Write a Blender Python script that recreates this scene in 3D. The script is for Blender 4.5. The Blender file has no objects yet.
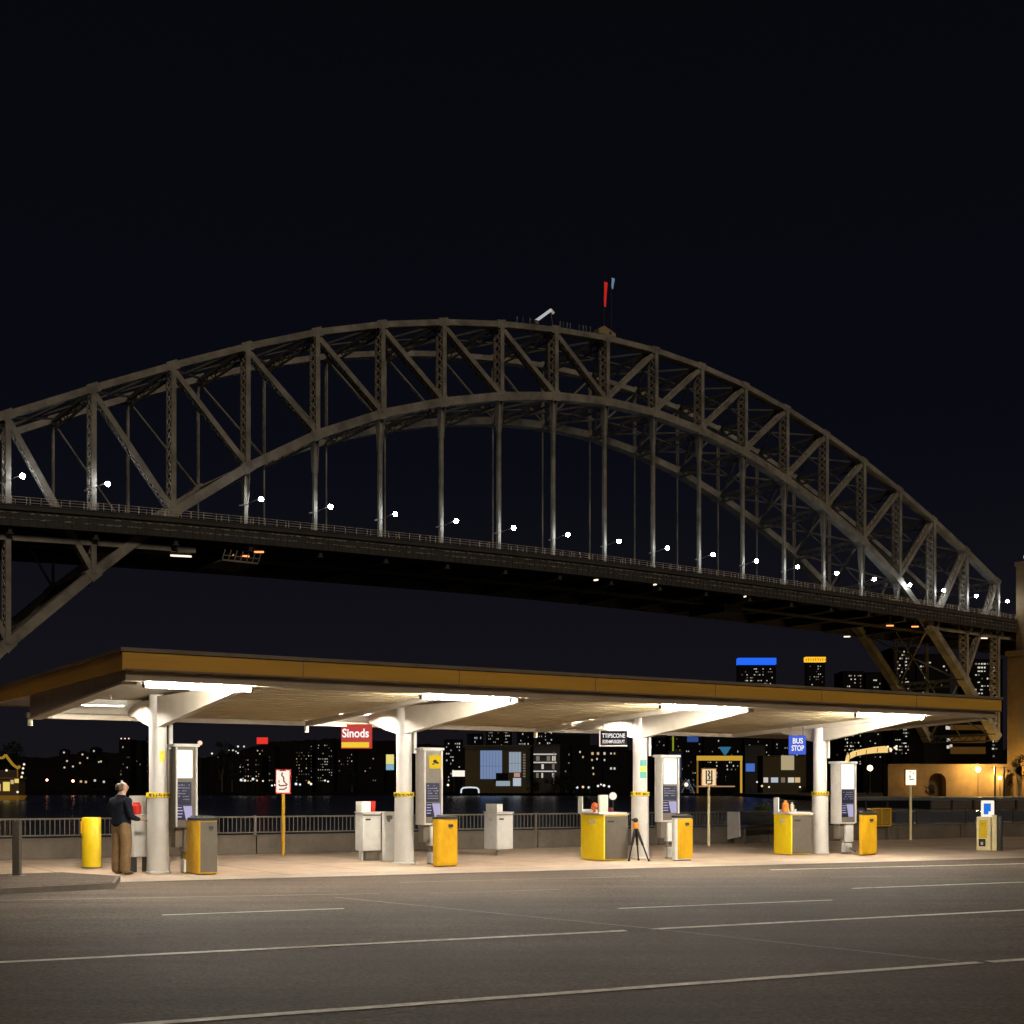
import bpy, math, random
from mathutils import Vector, Matrix
random.seed(11)
C = bpy.context.scene.collection
F, CX, HY, H = 1318.0, 512.0, 788.0, 1.66          # focal length in px, horizon row, eye height
WZ = -3.0                                           # water level

def T(px): return (px - CX) / F
def X(px, Y): return T(px) * Y
def Z(py, Y): return H + (HY - py) / F * Y
def GY(py, z=0.0): return (H - z) * F / (py - HY)
def G(px, py, z=0.0):
    Y = GY(py, z); return Vector((X(px, Y), Y, z))
def P(px, py, Y): return Vector((X(px, Y), Y, Z(py, Y)))

# ------------------------------------------------------------------ materials
MATS = {}
def mat(name, col, rough=.6, metal=0., emit=None, es=0., noise=.0, nscale=4., bump=0., bscale=30., spec=.5, col2=None, stretch=None):
    m = bpy.data.materials.new(name); m.use_nodes = True
    nt = m.node_tree; b = nt.nodes['Principled BSDF']
    b.inputs['Roughness'].default_value = rough; b.inputs['Metallic'].default_value = metal
    b.inputs['Specular IOR Level'].default_value = spec
    c = (*col, 1)
    b.inputs['Base Color'].default_value = c
    tc = None
    if noise > 0 or bump > 0:
        tc = nt.nodes.new('ShaderNodeTexCoord'); mp = nt.nodes.new('ShaderNodeMapping')
        nt.links.new(tc.outputs['Object'], mp.inputs[0])
        if stretch: mp.inputs['Scale'].default_value = stretch
    if noise > 0:
        n = nt.nodes.new('ShaderNodeTexNoise'); n.inputs['Scale'].default_value = nscale
        n.inputs['Detail'].default_value = 6; n.inputs['Roughness'].default_value = .65
        nt.links.new(mp.outputs[0], n.inputs['Vector'])
        r = nt.nodes.new('ShaderNodeValToRGB'); r.color_ramp.elements[0].position = .3; r.color_ramp.elements[1].position = .7
        lo = col2 if col2 else tuple(x * (1 - noise) for x in col)
        r.color_ramp.elements[0].color = (*lo, 1)
        r.color_ramp.elements[1].color = (*[min(1, x * (1 + noise * .5)) for x in col], 1)
        nt.links.new(n.outputs['Fac'], r.inputs[0]); nt.links.new(r.outputs[0], b.inputs['Base Color'])
    if bump > 0:
        n2 = nt.nodes.new('ShaderNodeTexNoise'); n2.inputs['Scale'].default_value = bscale; n2.inputs['Detail'].default_value = 5
        nt.links.new(mp.outputs[0], n2.inputs['Vector'])
        bp = nt.nodes.new('ShaderNodeBump'); bp.inputs['Strength'].default_value = bump; bp.inputs['Distance'].default_value = .02
        nt.links.new(n2.outputs['Fac'], bp.inputs['Height']); nt.links.new(bp.outputs[0], b.inputs['Normal'])
    if emit:
        b.inputs['Emission Color'].default_value = (*emit, 1); b.inputs['Emission Strength'].default_value = es
    MATS[name] = m
    return m

brace = mat('bridge_steel_dimmed', (.085, .075, .06), .7, noise=.5, nscale=.3)  # same paint as the trusses, darkened so the bracing looks unlit
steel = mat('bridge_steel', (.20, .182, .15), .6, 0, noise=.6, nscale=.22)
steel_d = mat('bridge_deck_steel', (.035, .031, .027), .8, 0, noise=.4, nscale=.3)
steel_l = mat('bridge_lacing', (.55, .48, .38), .4, 0, noise=.7, nscale=.6)
cream = mat('cream_paint', (.62, .56, .46), .5, noise=.12, nscale=2.5)
beamp = mat('beam_paint', (.36, .30, .22), .55, noise=.2, nscale=2)
soff = mat('soffit_sheet', (.46, .37, .21), .6, noise=.25, nscale=3, stretch=(.3, 3, 3))
yellowf = mat('fascia_yellow', (.55, .31, .045), .45, noise=.18, nscale=.8, stretch=(.5, 1, 4))
flash = mat('flashing', (.17, .14, .10), .5, noise=.3, nscale=3)
roofm = mat('roof_sheet', (.2, .19, .18), .6, noise=.2)
colw = mat('column_white', (.64, .61, .57), .32, noise=.14, nscale=2.2, stretch=(1, 1, .5))
colg = mat('column_sleeve', (.56, .53, .49), .3, noise=.18, nscale=2.0, stretch=(1, 1, .4))
white = mat('white_enamel', (.62, .60, .55), .4, noise=.12, nscale=5)
yel = mat('yellow_enamel', (.85, .60, .012), .35, noise=.10, nscale=4)
yel2 = mat('ochre_enamel', (.60, .33, .012), .32, noise=.25, nscale=5, stretch=(1, 1, .4))
greyp = mat('grey_panel', (.11, .095, .075), .4, noise=.15, nscale=6)
kgrey = mat('kiosk_grey', (.17, .145, .115), .35, .2, noise=.15, nscale=6)
klite = mat('kiosk_light_grey', (.55, .51, .46), .35, noise=.1, nscale=6)
dark = mat('dark_rubber', (.018, .017, .016), .5, noise=.2)
darkb = mat('dark_blue_poster', (.012, .014, .04), .4, noise=.3, nscale=12)
blackm = mat('black_metal', (.02, .02, .02), .35, .3)
stainl = mat('lid_metal', (.45, .46, .42), .25, .8, noise=.1)
red = mat('red_plastic', (.62, .03, .02), .35, noise=.1)
dred = mat('dark_red', (.28, .02, .03), .4, noise=.1)
orange = mat('orange_plastic', (.75, .22, .03), .3, noise=.1)
fence_m = mat('fence_metal', (.11, .09, .065), .45, .4, noise=.3, nscale=8)
conc = mat('fence_concrete', (.125, .10, .075), .85, noise=.35, nscale=1.6, bump=.4, bscale=20)
stone = mat('sandstone', (.15, .10, .048), .9, noise=.3, nscale=.25, bump=.4, bscale=.8)
bldg = mat('dark_facade', (.006, .006, .007), .7, spec=.05, noise=.3, nscale=.1)
bldg2 = mat('grey_facade', (.04, .038, .037), .7, spec=.05, noise=.25, nscale=.1)
bldgo = mat('olive_facade', (.07, .056, .028), .7, spec=.05, noise=.2, nscale=.1)
hillm = mat('night_hill', (.006, .006, .006), .95, spec=.05, noise=.4, nscale=.02)
leafm = mat('foliage', (.045, .06, .02), .7, noise=.4, nscale=1.5)
leafd = mat('far_foliage', (.012, .015, .009), .8, spec=.05, noise=.4, nscale=.5)
barkm = mat('bark', (.05, .04, .03), .9, noise=.3)
skin = mat('skin', (.50, .30, .21), .5, noise=.08, nscale=20)
hairm = mat('grey_brown_hair', (.07, .045, .03), .7, noise=.3, nscale=60)
shirtm = mat('navy_shirt', (.012, .014, .022), .9, spec=.08, noise=.3, nscale=8, bump=.5, bscale=14)
trousm = mat('khaki_cloth', (.19, .115, .05), .85, noise=.3, nscale=7, bump=.5, bscale=12)
shoem = mat('black_shoe', (.02, .016, .013), .4)
paintw = mat('road_paint', (.80, .74, .62), .7, noise=.45, nscale=7)
paintf = mat('faded_road_paint', (.26, .23, .19), .8, noise=.4, nscale=3)
E = lambda n, c, s: mat(n, (.003, .003, .003), .8, emit=c, es=s, spec=0.)
tubem = E('tube_light', (1., .93, .80), 850)
tubeb = E('tube_light_back', (1., .91, .78), 850)
screenw = E('lit_screen', (1, .96, .82), 1.6)
screenp = E('lit_poster', (.62, .56, .85), .75)
signw = E('sign_face_white', (1, .88, .74), 1.05)
signo = E('sign_face_amber', (1, .72, .42), .95)
signhot = E('sign_face_hot', (1, .93, .72), 1.3)
signred = E('sign_red', (.75, .045, .035), .62)
signyel = E('sign_yellow', (1, .66, .02), .85)
signblue = E('sign_blue', (.08, .16, .85), .75)
signsky = E('sign_sky_blue', (.02, .22, .9), .8)
glyphw = E('glyph_white', (1, .95, .92), 1.0)
glyphg = E('glyph_grey', (.55, .5, .6), .5)
lampcool = E('lamp_cool', (.88, .94, 1), 150)
lampwarm = E('lamp_warm', (1, .55, .2), 14)
workl = E('work_lamp_orange', (1, .30, .09), 2.2)
worklw = E('work_lamp_white', (1, .8, .6), 1.6)
winw = E('window_white', (1, .93, .8), .6)
winy = E('window_warm', (1, .70, .34), .6)
wind = E('window_dim', (1, .8, .55), .18)
winf = E('window_faint', (1, .82, .6), .06)
winc = E('window_cool', (.75, .87, 1), .55)
bluem = E('blue_crown', (.02, .15, 1), .95)
goldm = E('gold_crown', (1, .48, .02), 1.2)
bluepan = E('blue_lit_wall', (.30, .42, .72), .55)
palepan = E('pale_lit_wall', (.50, .60, .70), .55)
awnm = E('awning_glow', (1, .66, .22), .95)
framey = E('yellow_lit_frame', (1, .58, .06), .55)
cyan = E('cyan_light', (.1, .5, .9), .28)
greenl = E('green_light', (.55, .7, .05), .35)
redl = E('red_light', (.9, .04, .03), .9)
creampan = E('cream_lit_panel', (.75, .60, .34), .55)

def asphalt():
    m = bpy.data.materials.new('asphalt'); m.use_nodes = True; nt = m.node_tree; b = nt.nodes['Principled BSDF']
    tc = nt.nodes.new('ShaderNodeTexCoord')
    def noise(sc, det, st=None):
        n = nt.nodes.new('ShaderNodeTexNoise'); n.inputs['Scale'].default_value = sc; n.inputs['Detail'].default_value = det
        if st:
            mp = nt.nodes.new('ShaderNodeMapping'); mp.inputs['Rotation'].default_value = (0, 0, math.radians(-24)); mp.inputs['Scale'].default_value = st
            nt.links.new(tc.outputs['Object'], mp.inputs[0]); nt.links.new(mp.outputs[0], n.inputs['Vector'])
        else: nt.links.new(tc.outputs['Object'], n.inputs['Vector'])
        return n
    fine, big, streak = noise(26, 7), noise(.45, 5), noise(1., 6, (.12, 1.6, 1))
    r = nt.nodes.new('ShaderNodeValToRGB'); r.color_ramp.elements[0].position = .33; r.color_ramp.elements[1].position = .72
    r.color_ramp.elements[0].color = (.046, .035, .026, 1); r.color_ramp.elements[1].color = (.175, .133, .098, 1)
    nt.links.new(fine.outputs['Fac'], r.inputs[0])
    r2 = nt.nodes.new('ShaderNodeMapRange'); r2.inputs['From Min'].default_value = .3; r2.inputs['From Max'].default_value = .7
    r2.inputs['To Min'].default_value = .72; r2.inputs['To Max'].default_value = 1.15
    nt.links.new(big.outputs['Fac'], r2.inputs['Value'])
    r3 = nt.nodes.new('ShaderNodeMapRange'); r3.inputs['From Min'].default_value = .3; r3.inputs['From Max'].default_value = .7
    r3.inputs['To Min'].default_value = .7; r3.inputs['To Max'].default_value = 1.2
    nt.links.new(streak.outputs['Fac'], r3.inputs['Value'])
    mu = nt.nodes.new('ShaderNodeMath'); mu.operation = 'MULTIPLY'
    nt.links.new(r2.outputs[0], mu.inputs[0]); nt.links.new(r3.outputs[0], mu.inputs[1])
    mx = nt.nodes.new('ShaderNodeVectorMath'); mx.operation = 'SCALE'
    nt.links.new(r.outputs[0], mx.inputs[0]); nt.links.new(mu.outputs[0], mx.inputs['Scale'])
    st = noise(.9, 3); rs = nt.nodes.new('ShaderNodeMapRange'); rs.inputs['From Min'].default_value = .62; rs.inputs['From Max'].default_value = .70
    rs.inputs['To Min'].default_value = 1.0; rs.inputs['To Max'].default_value = .72; nt.links.new(st.outputs['Fac'], rs.inputs['Value'])
    m2 = nt.nodes.new('ShaderNodeVectorMath'); m2.operation = 'SCALE'; nt.links.new(mx.outputs[0], m2.inputs[0]); nt.links.new(rs.outputs[0], m2.inputs['Scale'])
    nt.links.new(m2.outputs[0], b.inputs['Base Color'])
    b.inputs['Roughness'].default_value = .85; b.inputs['Specular IOR Level'].default_value = .2
    bp = nt.nodes.new('ShaderNodeBump'); bp.inputs['Strength'].default_value = .5; bp.inputs['Distance'].default_value = .008
    nt.links.new(fine.outputs['Fac'], bp.inputs['Height']); nt.links.new(bp.outputs[0], b.inputs['Normal'])
    return m
asph = asphalt()
pave = mat('pavement_concrete', (.56, .42, .30), .6, noise=.30, nscale=.9, bump=.25, bscale=25)
apron = mat('apron_concrete', (.44, .36, .28), .65, noise=.3, nscale=1.3, bump=.3, bscale=25)
kerbm = mat('kerb_concrete', (.11, .09, .07), .85, noise=.3, nscale=3)
def waterm():
    m = bpy.data.materials.new('water'); m.use_nodes = True; nt = m.node_tree; b = nt.nodes['Principled BSDF']
    b.inputs['Base Color'].default_value = (.006, .009, .018, 1); b.inputs['Roughness'].default_value = .22
    tc = nt.nodes.new('ShaderNodeTexCoord'); mp = nt.nodes.new('ShaderNodeMapping'); mp.inputs['Scale'].default_value = (.25, 1, 1)
    n = nt.nodes.new('ShaderNodeTexNoise'); n.inputs['Scale'].default_value = .5; n.inputs['Detail'].default_value = 6
    bp = nt.nodes.new('ShaderNodeBump'); bp.inputs['Strength'].default_value = .5; bp.inputs['Distance'].default_value = .35
    nt.links.new(tc.outputs['Object'], mp.inputs[0]); nt.links.new(mp.outputs[0], n.inputs['Vector'])
    nt.links.new(n.outputs['Fac'], bp.inputs['Height']); nt.links.new(bp.outputs[0], b.inputs['Normal'])
    return m
watm = waterm()

# ------------------------------------------------------------------ mesh helpers
class MB:
    def __init__(s): s.v = []; s.f = []; s.smooth = False
    def add(s, vs, fs):
        o = len(s.v); s.v += [tuple(v) for v in vs]; s.f += [tuple(i + o for i in f) for f in fs]; return s
    def box(s, x0, x1, y0, y1, z0, z1):
        vs = [(x, y, z) for z in (z0, z1) for y in (y0, y1) for x in (x0, x1)]
        return s.add(vs, [(0, 2, 3, 1), (4, 5, 7, 6), (0, 1, 5, 4), (2, 6, 7, 3), (0, 4, 6, 2), (1, 3, 7, 5)])
    def rbox(s, x0, x1, y0, y1, z0, z1, r=.03, top=True):   # box with rounded vertical edges and a chamfered top
        n = 4; ring = []
        for cx, cy, a0 in ((x1 - r, y1 - r, 0), (x0 + r, y1 - r, 90), (x0 + r, y0 + r, 180), (x1 - r, y0 + r, 270)):
            for i in range(n + 1):
                a = math.radians(a0 + 90 * i / n); ring.append((cx, cy, math.cos(a), math.sin(a)))
        N = len(ring); rr = min(r, .4 * (z1 - z0)); vs = []
        lv = [(z0, r), (z1 - rr * .5, r), (z1 - rr * .12, r * .82), (z1, r * .45)] if top else [(z0, r), (z1, r)]
        for z, q in lv: vs += [(cx + cxn * q, cy + sn * q, z) for cx, cy, cxn, sn in ring]
        fs = []
        for L in range(len(lv) - 1):
            for i in range(N): fs.append((L * N + i, L * N + (i + 1) % N, (L + 1) * N + (i + 1) % N, (L + 1) * N + i))
        fs.append(tuple(range(N - 1, -1, -1))); fs.append(tuple((len(lv) - 1) * N + i for i in range(N)))
        return s.add(vs, fs)
    def bar(s, p0, p1, w, d, ydir=(0, 1, 0)):               # w across in the plane, d along ydir
        p0, p1 = Vector(p0), Vector(p1); t = (p1 - p0).normalized(); y = Vector(ydir)
        wv = t.cross(y)
        if wv.length < 1e-4: y = Vector((1, 0, 0)); wv = t.cross(y)
        wv = wv.normalized() * w / 2; y = wv.cross(t).normalized() * d / 2
        vs = [p + a * wv + b * y for p in (p0, p1) for a, b in ((-1, -1), (1, -1), (1, 1), (-1, 1))]
        return s.add(vs, [(3, 2, 1, 0), (4, 5, 6, 7), (0, 1, 5, 4), (1, 2, 6, 5), (2, 3, 7, 6), (3, 0, 4, 7)])
    def cyl(s, p0, p1, r0, r1=None, n=16, cap=True):
        r1 = r0 if r1 is None else r1; p0, p1 = Vector(p0), Vector(p1); t = (p1 - p0).normalized()
        a = t.orthogonal().normalized(); b = t.cross(a)
        vs = [p + (a * math.cos(2 * math.pi * i / n) + b * math.sin(2 * math.pi * i / n)) * r for p, r in ((p0, r0), (p1, r1)) for i in range(n)]
        fs = [(i, (i + 1) % n, n + (i + 1) % n, n + i) for i in range(n)]
        if cap: fs += [tuple(range(n - 1, -1, -1)), tuple(range(n, 2 * n))]
        return s.add(vs, fs)
    def lathe(s, prof, n=24, c=(0, 0)):
        vs = [(c[0] + r * math.cos(2 * math.pi * i / n), c[1] + r * math.sin(2 * math.pi * i / n), z) for r, z in prof for i in range(n)]
        fs = [(L * n + i, L * n + (i + 1) % n, (L + 1) * n + (i + 1) % n, (L + 1) * n + i) for L in range(len(prof) - 1) for i in range(n)]
        fs += [tuple(range(n - 1, -1, -1)), tuple((len(prof) - 1) * n + i for i in range(n))]
        return s.add(vs, fs)
    def sphere(s, c, r, n=10, sz=1.):
        vs = []; fs = []; c = Vector(c)
        for j in range(1, n):
            for i in range(2 * n):
                th = math.pi * j / n; ph = math.pi * i / n
                vs.append(c + Vector((r * math.sin(th) * math.cos(ph), r * math.sin(th) * math.sin(ph), r * sz * math.cos(th))))
        m = 2 * n; top = len(vs); vs += [c + Vector((0, 0, r * sz)), c - Vector((0, 0, r * sz))]
        for j in range(n - 2):
            for i in range(m): fs.append((j * m + i, (j + 1) * m + i, (j + 1) * m + (i + 1) % m, j * m + (i + 1) % m))
        for i in range(m):
            fs.append((top, i, (i + 1) % m)); fs.append((top + 1, (n - 2) * m + (i + 1) % m, (n - 2) * m + i))
        return s.add(vs, fs)
    def prism(s, poly, z0, z1):
        n = len(poly); vs = [(x, y, z0) for x, y in poly] + [(x, y, z1) for x, y in poly]
        return s.add(vs, [tuple(range(n - 1, -1, -1)), tuple(range(n, 2 * n))] + [(i, (i + 1) % n, n + (i + 1) % n, n + i) for i in range(n)])
    def wedge(s, poly, y0, y1):                             # polygon in x,z swept along y
        n = len(poly); vs = [(x, y0, z) for x, z in poly] + [(x, y1, z) for x, z in poly]
        return s.add(vs, [tuple(range(n)), tuple(range(2 * n - 1, n - 1, -1))] + [(i, n + i, n + (i + 1) % n, (i + 1) % n) for i in range(n)])
    def wedgex(s, poly, x0, x1):                            # polygon in y,z swept along x
        n = len(poly); vs = [(x0, y, z) for y, z in poly] + [(x1, y, z) for y, z in poly]
        return s.add(vs, [tuple(range(n)), tuple(range(2 * n - 1, n - 1, -1))] + [(i, n + i, n + (i + 1) % n, (i + 1) % n) for i in range(n)])
    def obj(s, name, m, parent=None, smooth=False):
        me = bpy.data.meshes.new(name); me.from_pydata(s.v, [], s.f)
        import bmesh
        bm = bmesh.new(); bm.from_mesh(me); bmesh.ops.recalc_face_normals(bm, faces=bm.faces); bm.to_mesh(me); bm.free()
        me.materials.append(m)
        o = bpy.data.objects.new(name, me); C.objects.link(o)
        if parent: o.parent = parent
        if smooth:
            for p in me.polygons: p.use_smooth = True
            try: me.set_sharp_from_angle(angle=math.radians(35))
            except Exception: pass
        return o

def tag(o, label=None, cat=None, group=None, kind=None):
    if label: o['label'] = label
    if cat: o['category'] = cat
    if group: o['group'] = group
    if kind: o['kind'] = kind
    return o
def thing(name, label, cat, loc=(0, 0, 0), rz=0, group=None):
    o = bpy.data.objects.new(name, None); C.objects.link(o); o.location = loc; o.rotation_euler = (0, 0, rz)
    o.empty_display_size = .2
    return tag(o, label, cat, group)
def dup(root, loc, rz, label):
    r = root.copy(); C.objects.link(r); r.location = loc; r.rotation_euler = (0, 0, rz); r['label'] = label
    for ch in list(root.children):
        c = ch.copy(); C.objects.link(c); c.parent = r
        for g in ch.children:
            d = g.copy(); C.objects.link(d); d.parent = c
    return r
def text(name, s, size, m, parent, loc, rot=(math.pi / 2, 0, 0), ext=.004, sx=1., align='CENTER', bold=0.):
    cu = bpy.data.curves.new(name, 'FONT'); cu.body = s; cu.size = size; cu.extrude = ext; cu.align_x = align; cu.align_y = 'CENTER'; cu.offset = bold
    tmp = bpy.data.objects.new('tmp', cu); C.objects.link(tmp)
    bpy.context.view_layer.update()
    me = bpy.data.meshes.new_from_object(tmp.evaluated_get(bpy.context.evaluated_depsgraph_get()))
    bpy.data.objects.remove(tmp)
    me.materials.clear(); me.materials.append(m)
    o = bpy.data.objects.new(name, me); C.objects.link(o); o.parent = parent; o.location = loc; o.rotation_euler = rot; o.scale = (sx, 1, 1)
    return o

# ------------------------------------------------------------------ the ground
struct = lambda o: tag(o, kind='structure')
def sheet(pts, name, m, thick=None):
    mb = MB()
    if thick: mb.prism([(p[0], p[1]) for p in pts], pts[0][2] - thick, pts[0][2])
    else: mb.add(pts, [tuple(range(len(pts)))])
    return struct(mb.obj(name, m))
# quay edge behind the fence, along the fence line
FA, FB = Vector((-11.8, 30.4)), Vector((12.6, 42.9)); FD = (FB - FA).normalized(); FN = Vector((-FD.y, FD.x))
def fl(s, off=0): p = FA + FD * s + FN * off; return p
q0, q1 = fl(-45, .9), fl(170, .9)
sheet([(q0.x, -60, -.02), (260, -60, -.02), (260, q1.y, -.02), (q1.x, q1.y, -.02), (q0.x, q0.y, -.02)], 'ground', asph, 6)
# road surface on top
e0, e1 = Vector((-2.16, 25.4)), Vector((11.6, 31.2)); ed = (e1 - e0).normalized()
def ep(s): return e0 + ed * s
a0, a1 = ep(-60), ep(160)
sheet([(a0.x, -50, -.012), (200, -50, -.012), (200, a1.y, -.012), (a1.x, a1.y, -.012), (a0.x, a0.y, -.012)], 'road', asph)
en = Vector((-ed.y, ed.x))
w0, w1 = fl(-40, .5), fl(160, .5)
b0, b1 = ep(-40), ep(150)
sheet([(b0.x, b0.y, -.008), (b1.x, b1.y, -.008), (w1.x, w1.y, -.008), (w0.x, w0.y, -.008)], 'pavement', pave)
c0, c1 = ep(-40) + en * 1.1, ep(150) + en * 1.1
sheet([(b0.x, b0.y, -.004), (b1.x, b1.y, -.004), (c1.x, c1.y, -.004), (c0.x, c0.y, -.004)], 'pavement_edge_strip', apron)
# joints in the pavement
mb = MB()
for i in range(-12, 30):
    p = fl(i * 1.8); d = Vector((.534, -.845))
    a = p; b = p + d * 9.5
    if (b - e0).dot(en) < .2: b = p + d * 8.2
    pr = Vector((.845, .534)) * .012
    mb.add([(a.x - pr.x, a.y - pr.y, 0), (b.x - pr.x, b.y - pr.y, 0), (b.x + pr.x, b.y + pr.y, 0), (a.x + pr.x, a.y + pr.y, 0)], [(0, 1, 2, 3)])
for off in (2.2, 4.4, 6.2):
    a = fl(-35, -off); b = fl(60, -off); pr = FN * .012
    mb.add([(a.x - pr.x, a.y - pr.y, .003), (b.x - pr.x, b.y - pr.y, .003), (b.x + pr.x, b.y + pr.y, .003), (a.x + pr.x, a.y + pr.y, .003)], [(0, 1, 2, 3)])
struct(mb.obj('pavement_joints', kerbm))
# road lines (far edges found from the photograph's rows)
def stripe(pa, pb, wa, m, z=-.006, name='road_line'):
    a, b = G(*pa), G(*pb); d = (b - a).normalized(); n = Vector((-d.y, d.x, 0)) * wa / 2
    N = max(2, int((b - a).length / .35)); mbs = MB(); vs = []
    for i in range(N + 1):
        q = a.lerp(b, i / N); j = random.uniform(-.008, .008)
        vs += [(q.x - n.x + j * n.x * 9, q.y - n.y, z), (q.x + n.x, q.y + n.y + j, z)]
    mbs.add(vs, [(2 * i, 2 * i + 2, 2 * i + 3, 2 * i + 1) for i in range(N)])
    o = struct(mbs.obj(name, m)); return o
stripe((60, 1029), (980, 961.5), .13, paintw)
stripe((989, 961), (1130, 951), .13, paintw)
stripe((-120, 967.5), (626, 930), .13, paintw)
stripe((651, 928.5), (1150, 903), .13, paintw)
stripe((162, 914.5), (344, 908), .085, paintw)
stripe((618, 908), (832, 899.5), .085, paintw)
stripe((852, 888), (1150, 877), .085, paintw)
stripe((0, 900), (380, 893), .07, paintf)
stripe((400, 882), (640, 876), .07, paintf)
stripe((770, 869.5), (1100, 861.5), .10, paintw)
stripe((830, 877), (892, 876), .06, paintf)
stripe((430, 893), (560, 889), .06, paintf)
# tar seam running diagonally
stripe((335, 897), (640, 927), .05, paintf, -.003, 'road_seam'); stripe((640, 927), (958, 961), .045, paintf, -.003, 'road_seam')
# kerbed island on the left
isl = [G(115, 888), G(-160, 902), G(-160, 902) + Vector((-1, 4.0, 0)), G(62, 880) + Vector((-.3, .9, 0)), G(106, 882) + Vector((.15, .35, 0))]
ip = [(p.x, p.y) for p in isl]
struct(MB().prism(ip, -.02, .085).obj('kerb_island', kerbm))
cx_ = sum(p[0] for p in ip) / 5; cy_ = sum(p[1] for p in ip) / 5
struct(MB().prism([(cx_ + (x - cx_) * .965, cy_ + (y - cy_) * .90) for x, y in ip], .08, .092).obj('island_paving', asph))

# water, far land
sheet([(-3000, 20, WZ), (3500, 20, WZ), (3500, 4000, WZ), (-3000, 4000, WZ)], 'water', watm)
def land(name, pts, ztop, m):                    # px/Y points of a shore outline
    return struct(MB().prism(pts, WZ - 1, ztop).obj(name, m))
land('far_shore', [(-1500, 880), (-420, 860), (-60, 830), (0, 800), (190, 790), (330, 760), (900, 760), (1800, 3800), (-2200, 3800)], -1.4, hillm)
land('near_foreshore', [(X(850, 330), 330), (X(930, 300), 300), (X(1100, 292), 292), (420, 292), (600, 900), (X(850, 500), 760), (X(838, 430), 430)], -1.2, kerbm)
def ridge(name, Y, prof, m, depth=120):
    mbs = MB(); n = len(prof)
    fr = [(X(px, Y), Y, WZ) for px, py in prof]; tp = [(X(px, Y), Y + 25, Z(py, Y)) for px, py in prof]; bk = [(X(px, Y), Y + depth, WZ) for px, py in prof]
    fs = []
    for i in range(n - 1): fs += [(i, i + 1, n + i + 1, n + i), (n + i, n + i + 1, 2 * n + i + 1, 2 * n + i)]
    mbs.add(fr + tp + bk, fs); return struct(mbs.obj(name, m, smooth=True))
def jag(pts, step, amp):
    out = []
    for (x0, y0), (x1, y1) in zip(pts, pts[1:]):
        n = max(1, int((x1 - x0) / step))
        out += [(x0 + (x1 - x0) * i / n, y0 + (y1 - y0) * i / n + random.uniform(-amp, amp)) for i in range(n)]
    return out + [pts[-1]]
ridge('hill', 1500, jag([(-200, 752), (0, 756), (40, 757), (62, 754), (85, 751), (150, 755), (200, 757), (225, 752), (250, 756), (330, 753)], 3, .6), hillm)
ridge('hill', 2000, jag([(230, 752), (270, 741), (330, 738), (400, 741), (450, 746), (520, 752), (600, 750), (700, 750), (800, 752), (900, 750), (1100, 748)], 3, .8), hillm, 300)

# ------------------------------------------------------------------ fence on the quay
fence = thing('quayside_fence', 'long metal railing on a low concrete wall at the water edge, behind the canopy', 'fence', (FA.x, FA.y, 0), math.atan2(FD.y, FD.x))
Ls = -18; Le = 70
w = MB()
s = Ls
while s < Le:
    w.box(s + .01, s + 3.98, -.14, .14, 0, .45); s += 4
w.obj('concrete_wall', conc, fence)
MB().box(Ls, Le, -.17, .17, .45, .485).obj('coping', conc, fence)
GS = 26.0                                                   # from here on the railing is glazed
s = Ls
while s < GS:
    r = MB(); r.box(s + .02, s + 3.98, -.025, .025, .915, .955); r.box(s + .02, s + 3.98, -.02, .02, .53, .56)
    x = s + .12
    while x < s + 3.95: r.box(x - .008, x + .008, -.012, .012, .56, .915); x += .11
    r.box(s - .03, s + .03, -.03, .03, .485, .97)
    r.obj('railing_panel', fence_m, fence); s += 4
glz = mat('tinted_panel', (.05, .055, .065), .25, noise=.2)
while s < Le:
    r = MB(); r.box(s + .05, s + 2.15, -.012, .012, .52, .88); r.obj('glazed_panel', glz, fence)
    r = MB(); r.box(s + .02, s + 2.18, -.025, .025, .905, .94); r.box(s - .03, s + .02, -.035, .035, .485, .96); r.bar((s, -.1, .02), (s + .0, -.03, .5), .05, .05)
    r.obj('fence_post', fence_m, fence); s += 2.2

# ------------------------------------------------------------------ the canopy
RU = math.radians(32.3); U = Vector((.8453, .5344)); N_ = Vector((-.5344, .8453))
C1 = Vector((X(158, 25.7), 25.7))
cols = [Vector((X(px, Y), Y)) for px, Y in ((158, 25.7), (404, 28.8), (640, 31.1), (820, 33.5))]
def loc(p): d = Vector((p[0], p[1])) - C1; return (d.dot(U), d.dot(N_))
CAN = thing('canopy', 'long flat canopy roof with yellow fascia standing on four white columns, with lit tubes below', 'canopy', (C1.x, C1.y, 0), RU)
xl, xr, yf, yb = -2.11, 18.87, -5.0, 5.5
r = MB(); r.box(xl + .06, xr - .06, yf + .06, yb - .06, 3.50, 3.74); r.obj('roof', roofm, CAN)
g = MB()
for a in ((xl - .03, xr + .03, yf - .03, yf + .05), (xl - .03, xr + .03, yb - .05, yb + .03), (xl - .03, xl + .05, yf + .05, yb - .05), (xr - .05, xr + .03, yf + .05, yb - .05)):
    g.box(a[0], a[1], a[2], a[3], 3.775, 3.835)
g.obj('flashing', flash, CAN)
for a in ((xl, xr, yf, yf + .055), (xl, xr, yb - .055, yb), (xl, xl + .055, yf + .055, yb - .055), (xr - .055, xr, yf + .055, yb - .055)):
    g = MB().box(a[0], a[1], a[2], a[3], 3.485, 3.77); g.obj('fascia_board', yellowf, CAN)
for k in range(1, 7): MB().box(xl + k * 3.0 - .008, xl + k * 3.0 + .008, yf - .004, yf + .002, 3.487, 3.768).obj('fascia_joint', flash, CAN)
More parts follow.
